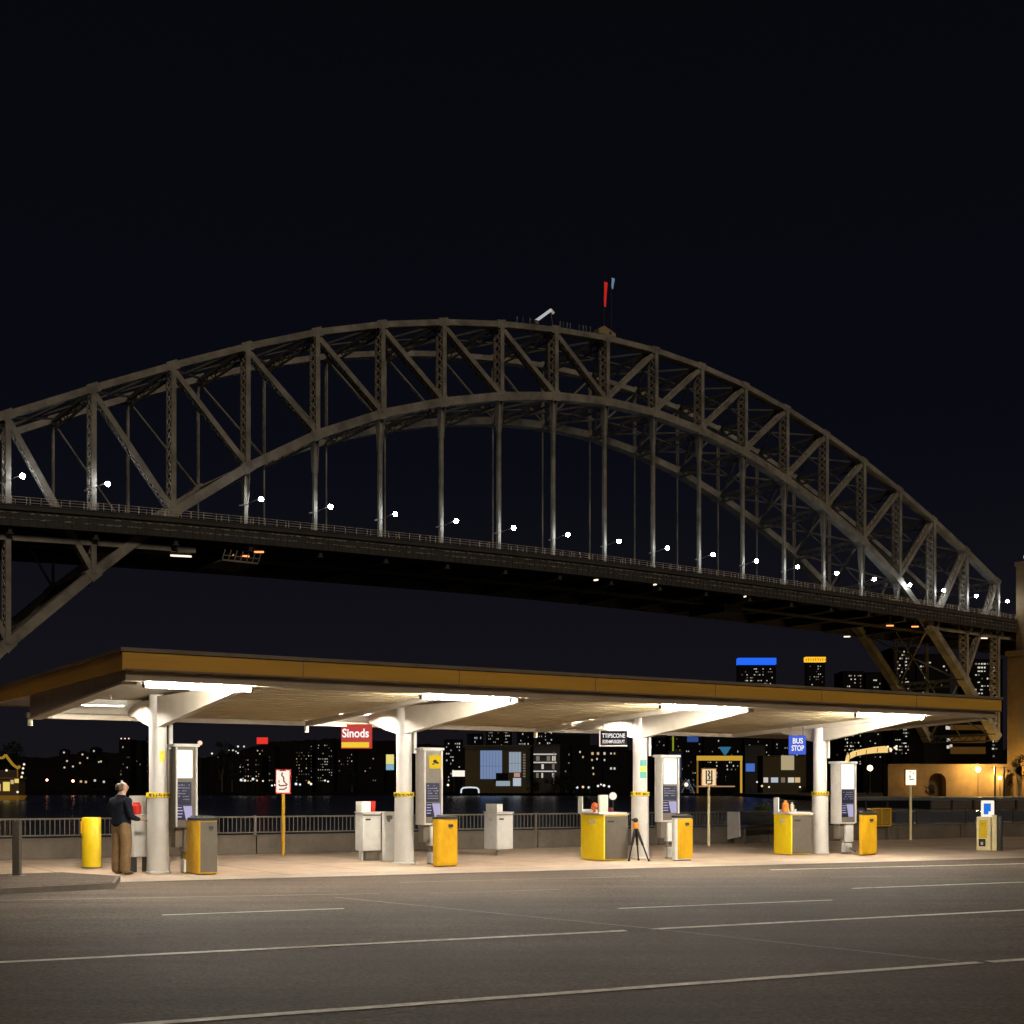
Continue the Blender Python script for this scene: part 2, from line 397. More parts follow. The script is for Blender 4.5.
MB().box(xl + .02, xr - .02, yf - .012, yf - .0005, 3.487, 3.512).obj('drip_edge', flash, CAN)
MB().box(xl + .08, xr - .08, yf + .10, yf + .30, 3.335, 3.497).obj('front_beam', beamp, CAN)
def zs(y): return 3.40 + (y + 4.7) / 6.5 * (3.14 - 3.40)    # soffit height
for x in (xl + .10, xr - .30):
    MB().wedgex([(yf + .31, 3.497), (1.78, 3.497), (1.78, 3.06), (yf + .31, 3.335)], x, x + .14).obj('end_beam', beamp, CAN)
    MB().wedgex([(yf + .31, 3.333), (1.78, 3.058), (1.78, 3.02), (yf + .31, 3.295)], x - .02, x + .22).obj('end_trim', cream, CAN)
MB().box(xl + .05, xr - .05, 1.80, 1.95, 3.05, 3.16).obj('back_beam', beamp, CAN)
MB().box(xl + .12, xr - .12, 1.84, 1.92, 3.17, 3.477).obj('back_panel', cream, CAN)
# corrugated soffit in bays
lx = [loc(c)[0] for c in cols]
bays = [(lx[0] + .08, 3.86), (lx[1] + .08, 9.97), (lx[2] + .08, 16.43), (lx[3] + .08, xr - .32)]
MB().box(xl + .30, xr - .32, yf + .32, 1.83, 3.478, 3.497).obj('ceiling_lining', cream, CAN)
for x0, x1 in bays:
    prof = []; y = yf + .31; k = 0
    while y < 1.76:
        prof += [(y, zs(y)), (y + .30, zs(y + .30)), (y + .32, zs(y + .32) + .035), (y + .36, zs(y + .36) + .035)]; y += .38; k += 1
    mbs = MB(); n = len(prof)
    mbs.add([(x0, a, b) for a, b in prof] + [(x1, a, b) for a, b in prof], [(i, i + 1, n + i + 1, n + i) for i in range(n - 1)])
    mbs.obj('soffit', soff, CAN)
for x in (3.93, 10.04, 16.5):
    MB().wedgex([(yf + .31, zs(-4.7) - .0), (1.79, zs(1.79)), (1.79, zs(1.79) - .10), (yf + .31, zs(-4.7) - .08)], x - .06, x + .06).obj('rafter', cream, CAN)
for x in (xl + .12, 3.93, 10.04):
    m_ = MB(); m_.cyl((x, 1.87, 2.90), (x, 1.87, 3.05), .05); m_.obj('rain_spout', cream, CAN, True)
tips = [250, 508, 740, 922]; lefts = [145, 422, 661, 856]
for i, c in enumerate(cols):
    x, y = loc(c); ytip = -4.55
    # column
    cu = MB().lathe([(.17, 1.56), (.17, 3.497)], 28, (x, y)).obj('column', colw, CAN, True)
    sl = MB().lathe([(.25, 0), (.25, .03), (.222, .045), (.21, .35), (.205, 1.46)], 28, (x, y)).obj('column_sleeve', colg, CAN, True)
    MB().lathe([(.205, 1.462), (.215, 1.465), (.215, 1.50), (.18, 1.545)], 28, (x, y)).obj('sleeve_cap', stainl, sl, True)
    co = MB().lathe([(.212, 1.47), (.225, 1.475), (.225, 1.565), (.212, 1.57)], 28, (x, y)).obj('warning_band', yel, CAN, True)
    tt = MB()
    for a in range(0, 360, 9):
        if random.random() < .72:
            q = math.radians(a + random.uniform(-2, 2)); h0 = random.uniform(1.483, 1.51); h1 = random.uniform(1.525, 1.56)
            p = Vector((x + .226 * math.cos(q), y + .226 * math.sin(q), 0))
            tt.bar(p + Vector((0, 0, h0)), p + Vector((0, 0, h1)), .02, .006, (math.cos(q), math.sin(q), 0))
    tt.obj('band_marks', dark, co)
    # bracket arm towards the front, and a short one to the back
    xt = x
    MB().wedgex([(y - .16, 3.44), (ytip, 3.375), (ytip, 3.27), (y - .16, 2.84)], x - .07, x + .07).obj('bracket_arm', cream, CAN)
    ar = MB().wedgex([(y + .16, 2.84), (y + .16, 3.40), (y + 1.3, 3.36), (1.79, 3.24), (1.79, 3.14), (y + 1.3, 3.10), (y + .75, 2.95)], x - .07, x + .07); ar.obj('back_arm', cream, CAN)
    MB().box(x + .20, x + .27, y - .08, y + .0, 2.42, 2.90).obj('conduit', white, CAN)
    bf = MB().box(x - 1.6, x - .42, y + .68, y + .88, 3.37, 3.39); bf.wedgex([(y + .68, 3.37), (y + .70, 3.37), (y + .66, 3.28), (y + .64, 3.28)], x - 1.6, x - .42); bf.wedgex([(y + .88, 3.37), (y + .86, 3.37), (y + .90, 3.28), (y + .92, 3.28)], x - 1.6, x - .42)
    bf.box(x - 1.6, x - 1.58, y + .66, y + .90, 3.285, 3.369); bf.box(x - .44, x - .42, y + .66, y + .90, 3.285, 3.369); bf.box(x - 1.4, x - 1.38, y + .77, y + .79, 3.392, 3.48); bf.box(x - .7, x - .68, y + .77, y + .79, 3.392, 3.48)
    bf = bf.obj('added_light_hood', white, CAN)  # hood added to keep the back tube's light off the ceiling
    MB().cyl((x - 1.54, y + .78, 3.32), (x - .48, y + .78, 3.32), .024, n=12).obj('light_tube', tubeb, bf, True)
    # tube light
    def su(px, yy):
        base = C1 + N_ * yy; t = T(px); return (t * base.y - base.x) / (U.x - t * U.y)
    s0, s1 = su(lefts[i], -4.6), su(tips[i], -4.6)
    fx = MB().box(s0 - .05, s1 + .05, -4.68, -4.54, 3.315, 3.333).obj('light_fitting', white, CAN)
    MB().cyl((s0, -4.61, 3.285), (s1, -4.61, 3.285), .026, n=12).obj('light_tube', tubem, fx, True)
    for e in (s0 - .02, s1 + .02): MB().cyl((e - .02, -4.61, 3.285), (e + .02, -4.61, 3.285), .036, n=12).obj('tube_cap', dark, fx, True)
# stickers on columns
def sticker(ci, name, ang, z0, z1, width, m, parent=None):
    x, y = loc(cols[ci]); mb_ = MB(); n = 6; R0 = .1735
    vs = []
    for j in range(n + 1):
        a = math.radians(ang) + (j / n - .5) * width / R0
        vs += [(x + R0 * math.cos(a), y + R0 * math.sin(a), z0), (x + R0 * math.cos(a), y + R0 * math.sin(a), z1)]
    mb_.add(vs, [(2 * j, 2 * j + 2, 2 * j + 3, 2 * j + 1) for j in range(n)])
    return mb_.obj(name, m, parent or CAN)
teal = mat('teal_label', (.10, .42, .36), .4, noise=.3, nscale=40); lime = mat('yellow_label', (.80, .70, .05), .4, noise=.25, nscale=40)
sticker(0, 'column_label', -78, Z(762, 25.6), Z(751, 25.6), .12, lime)
sticker(2, 'column_label', -99, Z(766, 31), Z(760, 31), .17, teal)
sticker(2, 'column_label', -99, Z(771.5, 31), Z(766.3, 31), .17, lime)
sticker(2, 'column_label', -99, Z(778, 31), Z(771.8, 31), .17, teal)

# ------------------------------------------------------------------ boxes found from three image columns
class PB:
    def __init__(s, pl, pm, pr, base=None, Y=None, z=0.):
        s.Y = Y if Y else GY(base, z)
        M = Vector((X(pm, s.Y), s.Y)); s.M = M
        tl, tr = T(pl), T(pr)
        s.a = max(.03, (tl * M.y - M.x) / (N_.x - tl * N_.y)); s.b = max(.03, (tr * M.y - M.x) / (U.x - tr * U.y))
        c = M + U * s.b / 2 + N_ * s.a / 2; s.c = Vector((c.x, c.y, 0))
    def z(s, py): return Z(py, s.Y)
    def x(s, px):                                   # local x on the front face for an image column
        t = T(px); return (t * s.M.y - s.M.x) / (U.x - t * U.y) - s.b / 2

def litter_bin(pl, pm, pr, base, top, label, mside, mfront, lid=dark):
    q = PB(pl, pm, pr, base); h = q.z(top); a, b = q.a / 2, q.b / 2
    t = thing('litter_bin', label, 'bin', q.c, RU, 'litter bins in front of the canopy columns')
    MB().rbox(-b, b, -a, a, .02, h - .09, .05, False).obj('body', mside, t, True)
    MB().box(-b + .045, b - .02, -a - .012, -a - .001, .05, h - .11).obj('front_panel', mfront, t)
    MB().rbox(-b + .02, b - .02, -a + .02, a - .02, 0, .03, .04, False).obj('base', dark, t, True)
    MB().rbox(-b - .01, b + .01, -a - .02, a + .01, h - .088, h - .035, .06).obj('lid', lid, t, True)
    MB().rbox(-b + .05, b - .05, -a + .04, a - .05, h - .036, h, .06).obj('lid_top', stainl, t, True)
    e = MB(); e.box(b * .05, b * .5, -a - .018, -a - .0125, h - .26, h - .2); e.box(b * .1, b * .4, -a - .018, -a - .0125, h - .285, h - .27); e.obj('emblem', dark, t)
    return t
litter_bin(183, 198, 218, 875, 816, 'litter bin with yellow side and grey front right of the first column', yel2, greyp, dark)
litter_bin(432, 437, 458, 867, 815, 'yellow litter bin with black domed lid right of the second column', yel2, yel2, dark)
litter_bin(671, 676, 693, 861, 814, 'ochre litter bin with pale left edge right of the third column', white, yel2, dark)
litter_bin(858, 861, 877, 855.5, 811, 'yellow litter bin right of the fourth column', yel2, yel2, dark)

def kiosk(pl, pm, pr, Y, top, bot, scr, post, lit, label, body, variant=0):
    q = PB(pl, pm, pr, Y=Y); a, b = q.a / 2, q.b / 2; z0, z1 = q.z(bot), q.z(top)
    t = thing('information_kiosk', label, 'kiosk', q.c, RU, 'kiosks beside the canopy columns')
    MB().rbox(-b, b, -a, a, z0, z1, .035, False).obj('housing', body, t, True)
    MB().rbox(-b - .05, b + .05, -a - .05, a + .03, z1, z1 + .055, .04).obj('cap', white, t, True)
    f = MB()
    f.box(b - .035, b + .004, -a - .03, -a - .001, z0 + .02, z1 - .01); f.box(-b, -b + .03, -a - .03, -a - .001, z0 + .02, z1 - .01)
    f.obj('frame', klite, t)
    if body is klite: MB().box(-b + .032 if variant == 0 else q.x(424.5), b - .037, -a - .008, -a - .0005, z0 + .04, z1 - .02).obj('front_panel', kgrey, t)
    x0, x1 = q.x(scr[0]), q.x(scr[1]); zt, zb = q.z(scr[2]), q.z(scr[3])
    if variant == 0: MB().box(x0, x1, -a - .022, -a - .001, zb, zt).obj('screen', screenw, t)
    else:
        sg = MB().box(x0, x1, -a - .022, -a - .001, zb, zt).obj('yellow_sign', signyel, t)
        em = MB(); xm = (x0 + x1) / 2; zm = (zt + zb) / 2; w_ = (x1 - x0)
        em.sphere((xm - .02 * w_, -a - .025, zm + .01), w_ * .17, 6, .8); em.box(xm - w_ * .27, xm - w_ * .06, -a - .034, -a - .0225, zm - w_ * .22, zm - w_ * .12); em.sphere((xm + .17 * w_, -a - .025, zm - .02), w_ * .13, 6, .7)
        em.obj('emblem', dark, sg)
    x0, x1 = q.x(post[0]), q.x(post[1]); zt, zb = q.z(post[2]), q.z(post[3])
    ps = MB().box(x0, x1, -a - .02, -a - .001, zb, zt).obj('poster', darkb, t)
    ln = MB(); zz = zt - .07
    while zz > zb + .05:
        xx = x0 + .04
        while xx < x1 - .05:
            w_ = random.uniform(.02, .055)
            if random.random() < .75: ln.box(xx, min(xx + w_, x1 - .03), -a - .024, -a - .0205, zz, zz + random.uniform(.014, .026))
            xx += w_ + .012
        zz -= .055
    ln.obj('poster_text', glyphg, ps)
    x0, x1 = q.x(lit[0]), q.x(lit[1]); zt, zb = q.z(lit[2]), q.z(lit[3])
    pd = MB().box(x0, x1, -a - .021, -a - .001, zb, zt).obj('lower_display', darkb, t)
    MB().wedge([(x0 + (x1 - x0) * .42, zt - .01), (x1 - .01, zt - .01), (x1 - .002, zb - .0), (x0 + (x1 - x0) * .6, zb + .0)], -a - .030, -a - .0215).obj('display_glow', screenp, pd)
    ln = MB()
    for k in range(4): ln.box(x0 + .02, x0 + (x1 - x0) * random.uniform(.3, .42), -a - .026, -a - .0215, zt - .05 - k * .06, zt - .032 - k * .06)
    ln.obj('display_text', screenp, pd)
    # what carries it
    s_ = MB(); s_.box(-b * .85, -b * .2, -a * .6, a * .5, z0 - .38, z0); s_.obj('mounting_post', kgrey, t)
    MB().rbox(-b * .15, b * .9, -a * .8, a * .3, z0 - .46, z0 - .02, .02, False).obj('service_box', white if variant or body is klite else kgrey, t)
    MB().rbox(-b * .1, b * .8, -a * .7, a * .2, .02, .26, .02).obj('foot_box', white, t)
    s_ = MB(); s_.box(-b * .05, b * .25, -a * .2, a * .2, .0, z0 - .3); s_.obj('pedestal', kgrey, t)
    return t
kiosk(167, 175.5, 197, 25.55, 746.5, 828, (177.5, 192, 750, 778), (175.8, 191, 782, 805), (176, 192, 805.5, 820), 'grey kiosk with glowing white screen beside the first column', kgrey)
kiosk(415, 424, 442, 28.6, 750, 825, (429, 440.5, 755, 768.5), (425.5, 439, 783, 802), (425.5, 440, 803, 817), 'kiosk with small yellow emblem sign beside the second column', klite, 1)
kiosk(654, 661, 678.5, 31.0, 757, 822, (663.5, 676, 758.5, 784), (662, 676, 786, 800), (662, 676, 801, 813), 'pale kiosk with glowing white screen beside the third column', klite)
kiosk(830, 840, 855.5, 33.3, 763.5, 824, (841, 853.5, 764.5, 789), (841.5, 853, 790, 803), (841, 852.5, 804, 817), 'pale kiosk with glowing white screen beside the fourth column', klite)

# loose cables at the fourth kiosk
cb = MB(); b_ = G(842, 853); pr_ = None
for k in range(9):
    q = b_ + Vector((.04 * k, -.02 * k, .34 - .04 * k + .02 * math.sin(k)))
    if pr_ is not None: cb.cyl(pr_, q, .018, n=6)
    pr_ = q
tag(cb.obj('power_cable', dark, smooth=True), 'dark loose cable hanging below the kiosk at the fourth column', 'cable')

# cabinets -------------------------------------------------------
def cabinet(pl, pm, pr, top, bot, label, ms, mf, base=None, Y=None, leg=None, z=0, group='service cabinets under the canopy', marks=True):
    q = PB(pl, pm, pr, base=base, Y=Y); a, b = q.a / 2, q.b / 2; z1 = q.z(top); z0 = max(0.015, q.z(bot))
    t = thing('cabinet', label, 'cabinet', q.c, RU, group)
    MB().rbox(-b, b, -a, a, z0, z1, .025).obj('body', ms, t, True)
    dr = MB().box(-b + .025, b - .012, -a - .012, -a - .001, z0 + .02, z1 - .03).obj('door', mf, t)
    if marks:
        h = MB(); h.box(-b * .75, -b * .2, -a - .022, -a - .0125, z1 - .17, z1 - .13); h.obj('handle', dark, dr)
        sd = MB(); sd.box(-b - .006, -b - .001, -a * .3, a * .25, z1 - .20, z1 - .12); sd.obj('side_badge', klite, t)
    MB().rbox(-b - .02, b + .02, -a - .03, a + .01, z1 - .003, z1 + .025, .02).obj('top', klite, t, True)
    if leg == 'wide': MB().rbox(-b * .55, b * .95, -a * .7, a * .6, 0, z0, .03, False).obj('plinth', kgrey, t, True); MB().box(-b * .98, -b * .75, -a * .5, a * .1, 0, z0).obj('leg', white, t)
    if leg == 'thin': MB().wedge([(-.06, 0), (.06, 0), (.025, z0), (-.025, z0)], -.05, .05).obj('leg', klite, t); MB().box(-b * .3, b * .3, -a * .3, a * .3, 0, .015).obj('foot', klite, t)
    if leg == 'two':
        for sx in (-1, 1): MB().box(sx * b * .8 - .06, sx * b * .8 + .06, -a * .6, a * .6, 0, z0).obj('leg', dark, t)
    return t, q, z1
def cup(q, px, z1, h, r, m, label, name='cup', cat='cup', off=0, taper=.8):
    x = q.x(px); c = q.c + Vector((U.x * x + N_.x * off, U.y * x + N_.y * off, z1 + .026))
    o = MB().lathe([(r * taper, 0), (r * .95, h * .5), (r, h * .96), (r * 1.05, h * .97), (r * 1.05, h)], 16).obj(name, m, None, True)
    o.location = c; return tag(o, label, cat)
# behind the person
t, q, z1 = cabinet(129, 133, 150, 816, 857, 'white counter cabinet on dark legs in front of the standing man', white, white, Y=25.9, leg='two', marks=False)
MB().box(-q.b / 2, q.b / 2, q.a / 2 - .04, q.a / 2 - .01, z1 + .026, z1 + .40).obj('splash_panel', white, t)
o = MB().lathe([(.085, 0), (.095, .02), (.095, .18), (.07, .2), (.07, .235), (.05, .24)], 18).obj('jar', red, None, True)
o.location = q.c + Vector((U.x * q.x(138.5), U.y * q.x(138.5), z1 + .026)); tag(o, 'round red jar on the counter beside the standing man', 'jar')
# by column two
t, q, z1 = cabinet(355, 363, 381, 813, 851, 'white cabinet with a boxy top unit left of the second column', white, white, base=861, leg='wide')
MB().rbox(-q.b / 2, q.x(372), -q.a / 2 + .05, q.a / 2 - .03, z1 + .026, q.z(801.5), .02).obj('top_unit', white, t, True)
MB().box(-q.b / 2 - .01, q.b / 2, -q.a / 2 - .028, -q.a / 2 - .013, z1 - .07, z1 - .035).obj('trim', kgrey, t)
cup(q, 376.5, z1, .24, .075, red, 'tall red cup on the white cabinet left of the second column')
t, q, z1 = cabinet(381.5, 384, 397, 813, 861, 'narrow white cabinet squeezed against the second column', white, white, Y=29.5, marks=False)
bd = MB()
for k in range(7): bd.box(-.12 + random.uniform(0, .1), -.08 + random.uniform(0, .12), -q.a / 2 - .02, -q.a / 2 - .0125, z1 - .2 + random.uniform(0, .13), z1 - .06 + random.uniform(-.02, .01))
bd.obj('scuffs', kgrey, t)
# between columns two and three
t, q, z1 = cabinet(484, 497, 513, 813, 849.5, 'white cabinet standing on one thin leg between the second and third columns', white, white, base=856, leg='thin')
MB().rbox(-q.b / 2 + .03, q.x(504), -q.a / 2 + .05, q.a / 2 - .03, z1 + .026, q.z(804), .02).obj('top_unit', white, t, True)
MB().box(-q.b / 2 - .01, q.b / 2, -q.a / 2 - .028, -q.a / 2 - .013, z1 - .06, z1 - .03).obj('trim', kgrey, t)
cup(q, 507, z1, .18, .05, dred, 'dark red cup on the one-legged white cabinet')
# at column three
t, q, z1 = cabinet(580.5, 604, 628, 815, 861, 'large yellow sided cabinet with dark grey door left of the third column', yel, greyp, base=861)
TR = []
def tray(q, z1, x0, x1, label):
    o = MB(); xa, xb = q.x(x0), q.x(x1); a = q.a / 2
    o.box(xa, xb, -a + .03, a - .06, z1 + .027, z1 + .055); o.box(xa, xa + .03, a - .22, a - .06, z1 + .055, z1 + .42); o.box(xa + .03, xb, a - .09, a - .06, z1 + .055, z1 + .12)
    o = o.obj('tray', white); o.location = q.c; o.rotation_euler = (0, 0, RU); return tag(o, label, 'tray')
tray(q, z1, 600, 628, 'white serving tray with tall end panel on the yellow cabinet at the third column')
o = MB(); 
for k in range(5): o.sphere((.02 * k - .04, 0, .10 + .035 * math.sin(k * 1.3) + .02 * k), .055 - .006 * abs(k - 2), 7, 1.3)
o.lathe([(.05, 0), (.035, .03), (.03, .07)], 12); o = o.obj('ornament', mat('rust_red', (.5, .10, .02), .4, noise=.4, nscale=20), None, True)
o.location = q.c + Vector((U.x * q.x(606.5), U.y * q.x(606.5), z1 + .056)); tag(o, 'rust red rounded ornament on the tray at the third column', 'ornament')
o = MB().rbox(-.13, .13, -.05, .05, 0, .40, .04); o = o.obj('canister', cream, None, True); o.location = q.c + Vector((U.x * q.x(615), U.y * q.x(615), z1 + .056)); o.rotation_euler = (0, 0, RU)
tag(o, 'flat cream canister on the tray at the third column', 'canister')
o = MB(); o.lathe([(.05, 0), (.05, .01), (.012, .015), (.012, .30)], 12); lb = o.obj('stem', blackm, None, True)
t2 = thing('table_lamp', 'small globe lamp on the tray just left of the third column', 'lamp', q.c + Vector((U.x * q.x(625), U.y * q.x(625), z1 + .056)), RU)
lb.parent = t2; MB().sphere((0, 0, .37), .09, 8).obj('globe', signw, t2, True)
# tools clutter: brown jars
for k, px in enumerate((620.5,)):
    cup(q, px, z1 + .03, .1, .05, dred, 'small brown bowl in front of the globe lamp', 'bowl', 'bowl', -.1, .5)
# at column four
t, q, z1 = cabinet(773.5, 791.5, 812.5, 814.5, 855, 'yellow sided cabinet with dark grey door left of the fourth column', yel, greyp, base=855.3)
tray(q, z1, 790, 812, 'white serving tray on the yellow cabinet at the fourth column')
for px, h, r_, m_, lb in ((794.5, .29, .085, orange, 'orange bottle on the tray at the fourth column'), (801, .24, .06, cream, 'cream bottle on the tray at the fourth column')):
    o = MB().lathe([(r_ * .9, 0), (r_, .01), (r_, h * .7), (r_ * .5, h * .82), (r_ * .45, h)], 14).obj('bottle', m_, None, True)
    o.location = q.c + Vector((U.x * q.x(px), U.y * q.x(px), z1 + .056)); tag(o, lb, 'bottle', 'bottles on the tray')
# machine at the far right
q = PB(980, 982, 1003, base=851); a, b = q.a / 2, q.b / 2
a = .22
mc = G(992, 850.5)
t = thing('ticket_machine', 'cream and yellow ticket machine with a rounded blue sign on top, far right', 'ticket machine', (mc.x, mc.y + .22, 0), math.radians(-22))
Ym = mc.y; mz = lambda py: Z(py, Ym); z1 = mz(817)
pale = mat('pale_yellow_enamel', (.88, .76, .42), .4, noise=.12, nscale=6)
MB().rbox(-.31, .05, -.2, .2, 0, z1, .03).obj('body', pale, t, True)
MB().rbox(.07, .20, -.22, .2, 0, z1 + .05, .03).obj('side_column', pale, t, True)
MB().rbox(.202, .34, -.18, .2, 0, z1 + .03, .03).obj('back_housing', dark, t, True)
MB().box(-.25, -.04, -.212, -.201, mz(838), mz(820)).obj('yellow_panel', yel, t)
sl = MB().box(-.25, -.08, -.214, -.201, mz(846.5), mz(839)).obj('slot', dark, t)
MB().box(-.2, -.14, -.22, -.2145, mz(845), mz(842)).obj('slot_key', klite, sl)
text('panel_writing', 'TC', .11, yel2, t, (-.145, -.216, mz(824.5)))
sg = MB().rbox(-.2, .13, -.07, .07, z1, mz(800.5), .05).obj('sign_box', signw, t, True)
MB().box(-.13, .05, -.082, -.071, mz(814.5), mz(803.5)).obj('blue_face', signsky, sg)
MB().box(-.01, .09, -.09, -.083, mz(815.5), mz(811.5)).obj('white_mark', signw, sg)

# bollard and post on the left
p = G(91.5, 868); r0 = 9.4 / F * p.y
o = thing('bollard', 'thick bright yellow bollard left of the standing man', 'bollard', p)
MB().lathe([(r0, 0), (r0, 1.03), (r0 * .97, 1.05), (r0 * .8, 1.055)], 32).obj('body', yel, o, True)
MB().lathe([(r0 * 1.03, 0), (r0 * 1.03, .03)], 32).obj('base_ring', kgrey, o, True)
m_ = MB(); m_.box(-r0 * .9, -r0 * .55, -r0 * .82, -r0 * .60, .72, .98); m_.obj('latch', yel2, o)
greypost = mat('dark_post_paint', (.05, .042, .032), .5, noise=.2)
z_i = .085; Yp = GY(876, z_i)
o = thing('square_post', 'dark square post standing on the kerbed island, far left', 'post', (X(17, Yp), Yp, z_i))
MB().rbox(-.065, .065, -.065, .065, 0, Z(821, Yp) - z_i, .012).obj('shaft', greypost, o); MB().box(-.13, .13, -.13, .13, 0, .012).obj('base_plate', kgrey, o)

# pole signs
def pole_sign(px0, px1, py0, py1, base, pm, face, border, label, glyph):
    Y = GY(base); xm = (px0 + px1) / 2; w_ = (px1 - px0) / F * Y / 2; z0, z1 = Z(py1, Y), Z(py0, Y)
    t = thing('pole_sign', label, 'sign', (X(xm, Y), Y, 0), 0, 'small signs on thin poles behind the canopy')
    MB().cyl((0, 0, 0), (0, 0, z0 + .02), .042, n=12).obj('pole', pm, t, True)
    bx = MB().rbox(-w_, w_, -.04, .04, z0, z1, .02).obj('sign_box', border, t)
    MB().box(-w_ + .03, w_ - .03, -.052, -.041, z0 + .035, z1 - .035).obj('face', face, bx)
    gl = MB(); zc = (z0 + z1) / 2; hh = (z1 - z0) / 2
    def st(pts, r=.013):
        for a_, b_2 in zip(pts, pts[1:]): gl.bar((a_[0] * w_, -.057, zc + a_[1] * hh), (b_2[0] * w_, -.057, zc + b_2[1] * hh), r * 2, .006)
    glyph(st); gl.obj('pictogram', dred if face is signw else dark, bx); return t
def g1(st):
    st([(-.05, .72), (-.15, .5), (.12, .3), (.1, .05), (.3, -.1)], .018); st([(-.5, -.2), (-.4, -.35), (.5, -.3), (.55, -.2), (.3, -.15)], .016)
    st([(-.5, -.62), (.2, -.62), (.5, -.45)], .016); st([(-.5, .1), (-.5, -.1)], .01); st([(-.45, .88), (.4, .88)], .016)
def g2(st):
    st([(-.35, .75), (-.35, -.75)], .02); st([(.35, .75), (.35, -.75)], .02); st([(-.1, .75), (.1, .5), (-.1, .25), (.15, .0), (-.05, -.25)], .022); st([(-.4, -.35), (.5, -.35)], .016); st([(-.2, -.75), (.4, -.7)], .02)
def g3(st):
    st([(-.3, .65), (.0, .65)], .014); st([(.35, .6), (.35, .35)], .012); st([(-.2, .25), (-.15, -.05)], .018); st([(-.3, -.22), (.5, -.2)], .016)
amb = mat('amber_border', (.55, .22, .05), .4)
pole_sign(275.5, 291, 769, 794, 855.5, yel2, signw, red, 'red bordered sign with steaming cup on a yellow pole left of the red hanging sign', g1)
pole_sign(701, 716.5, 768, 786.5, 846, pale, signo, amb, 'amber lit sign on a pale pole right of the third column', g2)
pole_sign(904.5, 916.5, 769, 786, 840, pale, signhot, amb, 'bright white lit sign on a pale pole right of the fourth column', g3)

# hanging signs
def hang(px0, px1, py0, py1, Y, name, label, mbx, ztop):
    w_ = (px1 - px0) / F * Y / 2; t = thing(name, label, 'sign', (X((px0 + px1) / 2, Y), Y, Z(py1, Y)), 0, 'signs hanging from the canopy')
    h = (py1 - py0) / F * Y
    MB().rbox(-w_, w_, -.05, .05, 0, h, .012).obj('sign_box', mbx, t)
    for sx in (-.7, .7): MB().cyl((sx * w_, 0, h), (sx * w_, 0, ztop - Z(py1, Y)), .012, n=8).obj('hanger_rod', kgrey, t)
    return t, w_, h
bb = C1 + N_ * 1.87
def backY(px, off=1.87):
    bb = C1 + N_ * off; t = T(px); s_ = (t * bb.y - bb.x) / (U.x - t * U.y); return bb.y + U.y * s_
Y = backY(357, 1.72)
t, w_, h = hang(341.5, 372, 724.5, 748.5, Y, 'hanging_sign', 'red hanging sign with white lettering and a yellow band', signred, 3.08)
MB().box(-w_ + .01, w_ - .06, -.062, -.051, .02, h * .26).obj('yellow_band', signyel, t)
text('lettering', 'Sinods', .27, glyphw, t, (-.02, -.056, h * .62), sx=.86, bold=.006)
Y = backY(612, -.35)
t, w_, h = hang(599, 627, 731, 746.5, Y, 'hanging_sign', 'dark hanging sign with two lines of pale lettering', mat('dark_sign', (.008, .007, .01), .6, spec=.1), 3.47)
f_ = MB(); f_.box(-w_, w_, -.062, -.051, 0, .03); f_.box(-w_, -w_ + .03, -.062, -.051, .03, h); f_.obj('sign_frame', klite, t)
text('lettering', 'TTIPSCONE', .14, glyphw, t, (.01, -.056, h * .68), sx=.74, bold=.002); text('lettering', 'EOENMFUSGER.PT', .11, glyphw, t, (.01, -.056, h * .30), sx=.58, bold=.001)
Y = backY(797, -1.25)
t, w_, h = hang(789, 805.5, 735.5, 754.5, Y, 'hanging_sign', 'blue hanging sign with glowing white letters near the fourth column', signblue, 3.2)
text('lettering', 'BUS', .19, glyphw, t, (.0, -.056, h * .70), sx=.8, bold=.004); text('lettering', 'STOP', .19, glyphw, t, (.0, -.056, h * .32), sx=.68, bold=.004)
# small yellow and blue blade sign on column two, on a bracket
Yb_ = 29.2
t = thing('blade_sign', 'small yellow and pale blue sign sticking out left of the second column', 'sign', (X(390, Yb_), Yb_, 0))
MB().box(-.085, .085, -.02, .02, Z(764, Yb_), Z(754.5, Yb_)).obj('yellow_panel', E('blade_yellow', (1, .85, .25), .8), t)
MB().box(-.085, .085, -.02, .02, Z(770, Yb_), Z(764.2, Yb_)).obj('blue_panel', E('blade_blue', (.3, .6, .75), .7), t)
MB().box(.06, .24, -.012, .012, Z(758, Yb_) - .01, Z(758, Yb_) + .01).obj('bracket', kgrey, t)

# folded black tripod left of third column
p = G(637.5, 861)
t = thing('tripod', 'black tripod with an orange collar standing in front of the third column', 'tripod', p)
ap = Vector((-.04, 0, .80))
for dx, dy in ((-.20, -.05), (.25, -.08), (.05, .28)):
    l = MB(); l.cyl(ap, ap.lerp(Vector((dx, dy, 0)), .55), .038, .03, 10); l.cyl(ap.lerp(Vector((dx, dy, 0)), .5), Vector((dx, dy, .0)), .02, .018, 8); l.sphere((dx, dy, .02), .03, 5); l.obj('leg', blackm, t, True)
MB().lathe([(.06, .74), (.075, .80), (.07, .86)], 14, (-.04, 0)).obj('collar', orange, t, True)
m_ = MB(); m_.sphere((-.05, 0, .93), .07, 8, .8); m_.box(-.14, -.05, -.03, .03, .93, .96); m_.obj('head', blackm, t, True)

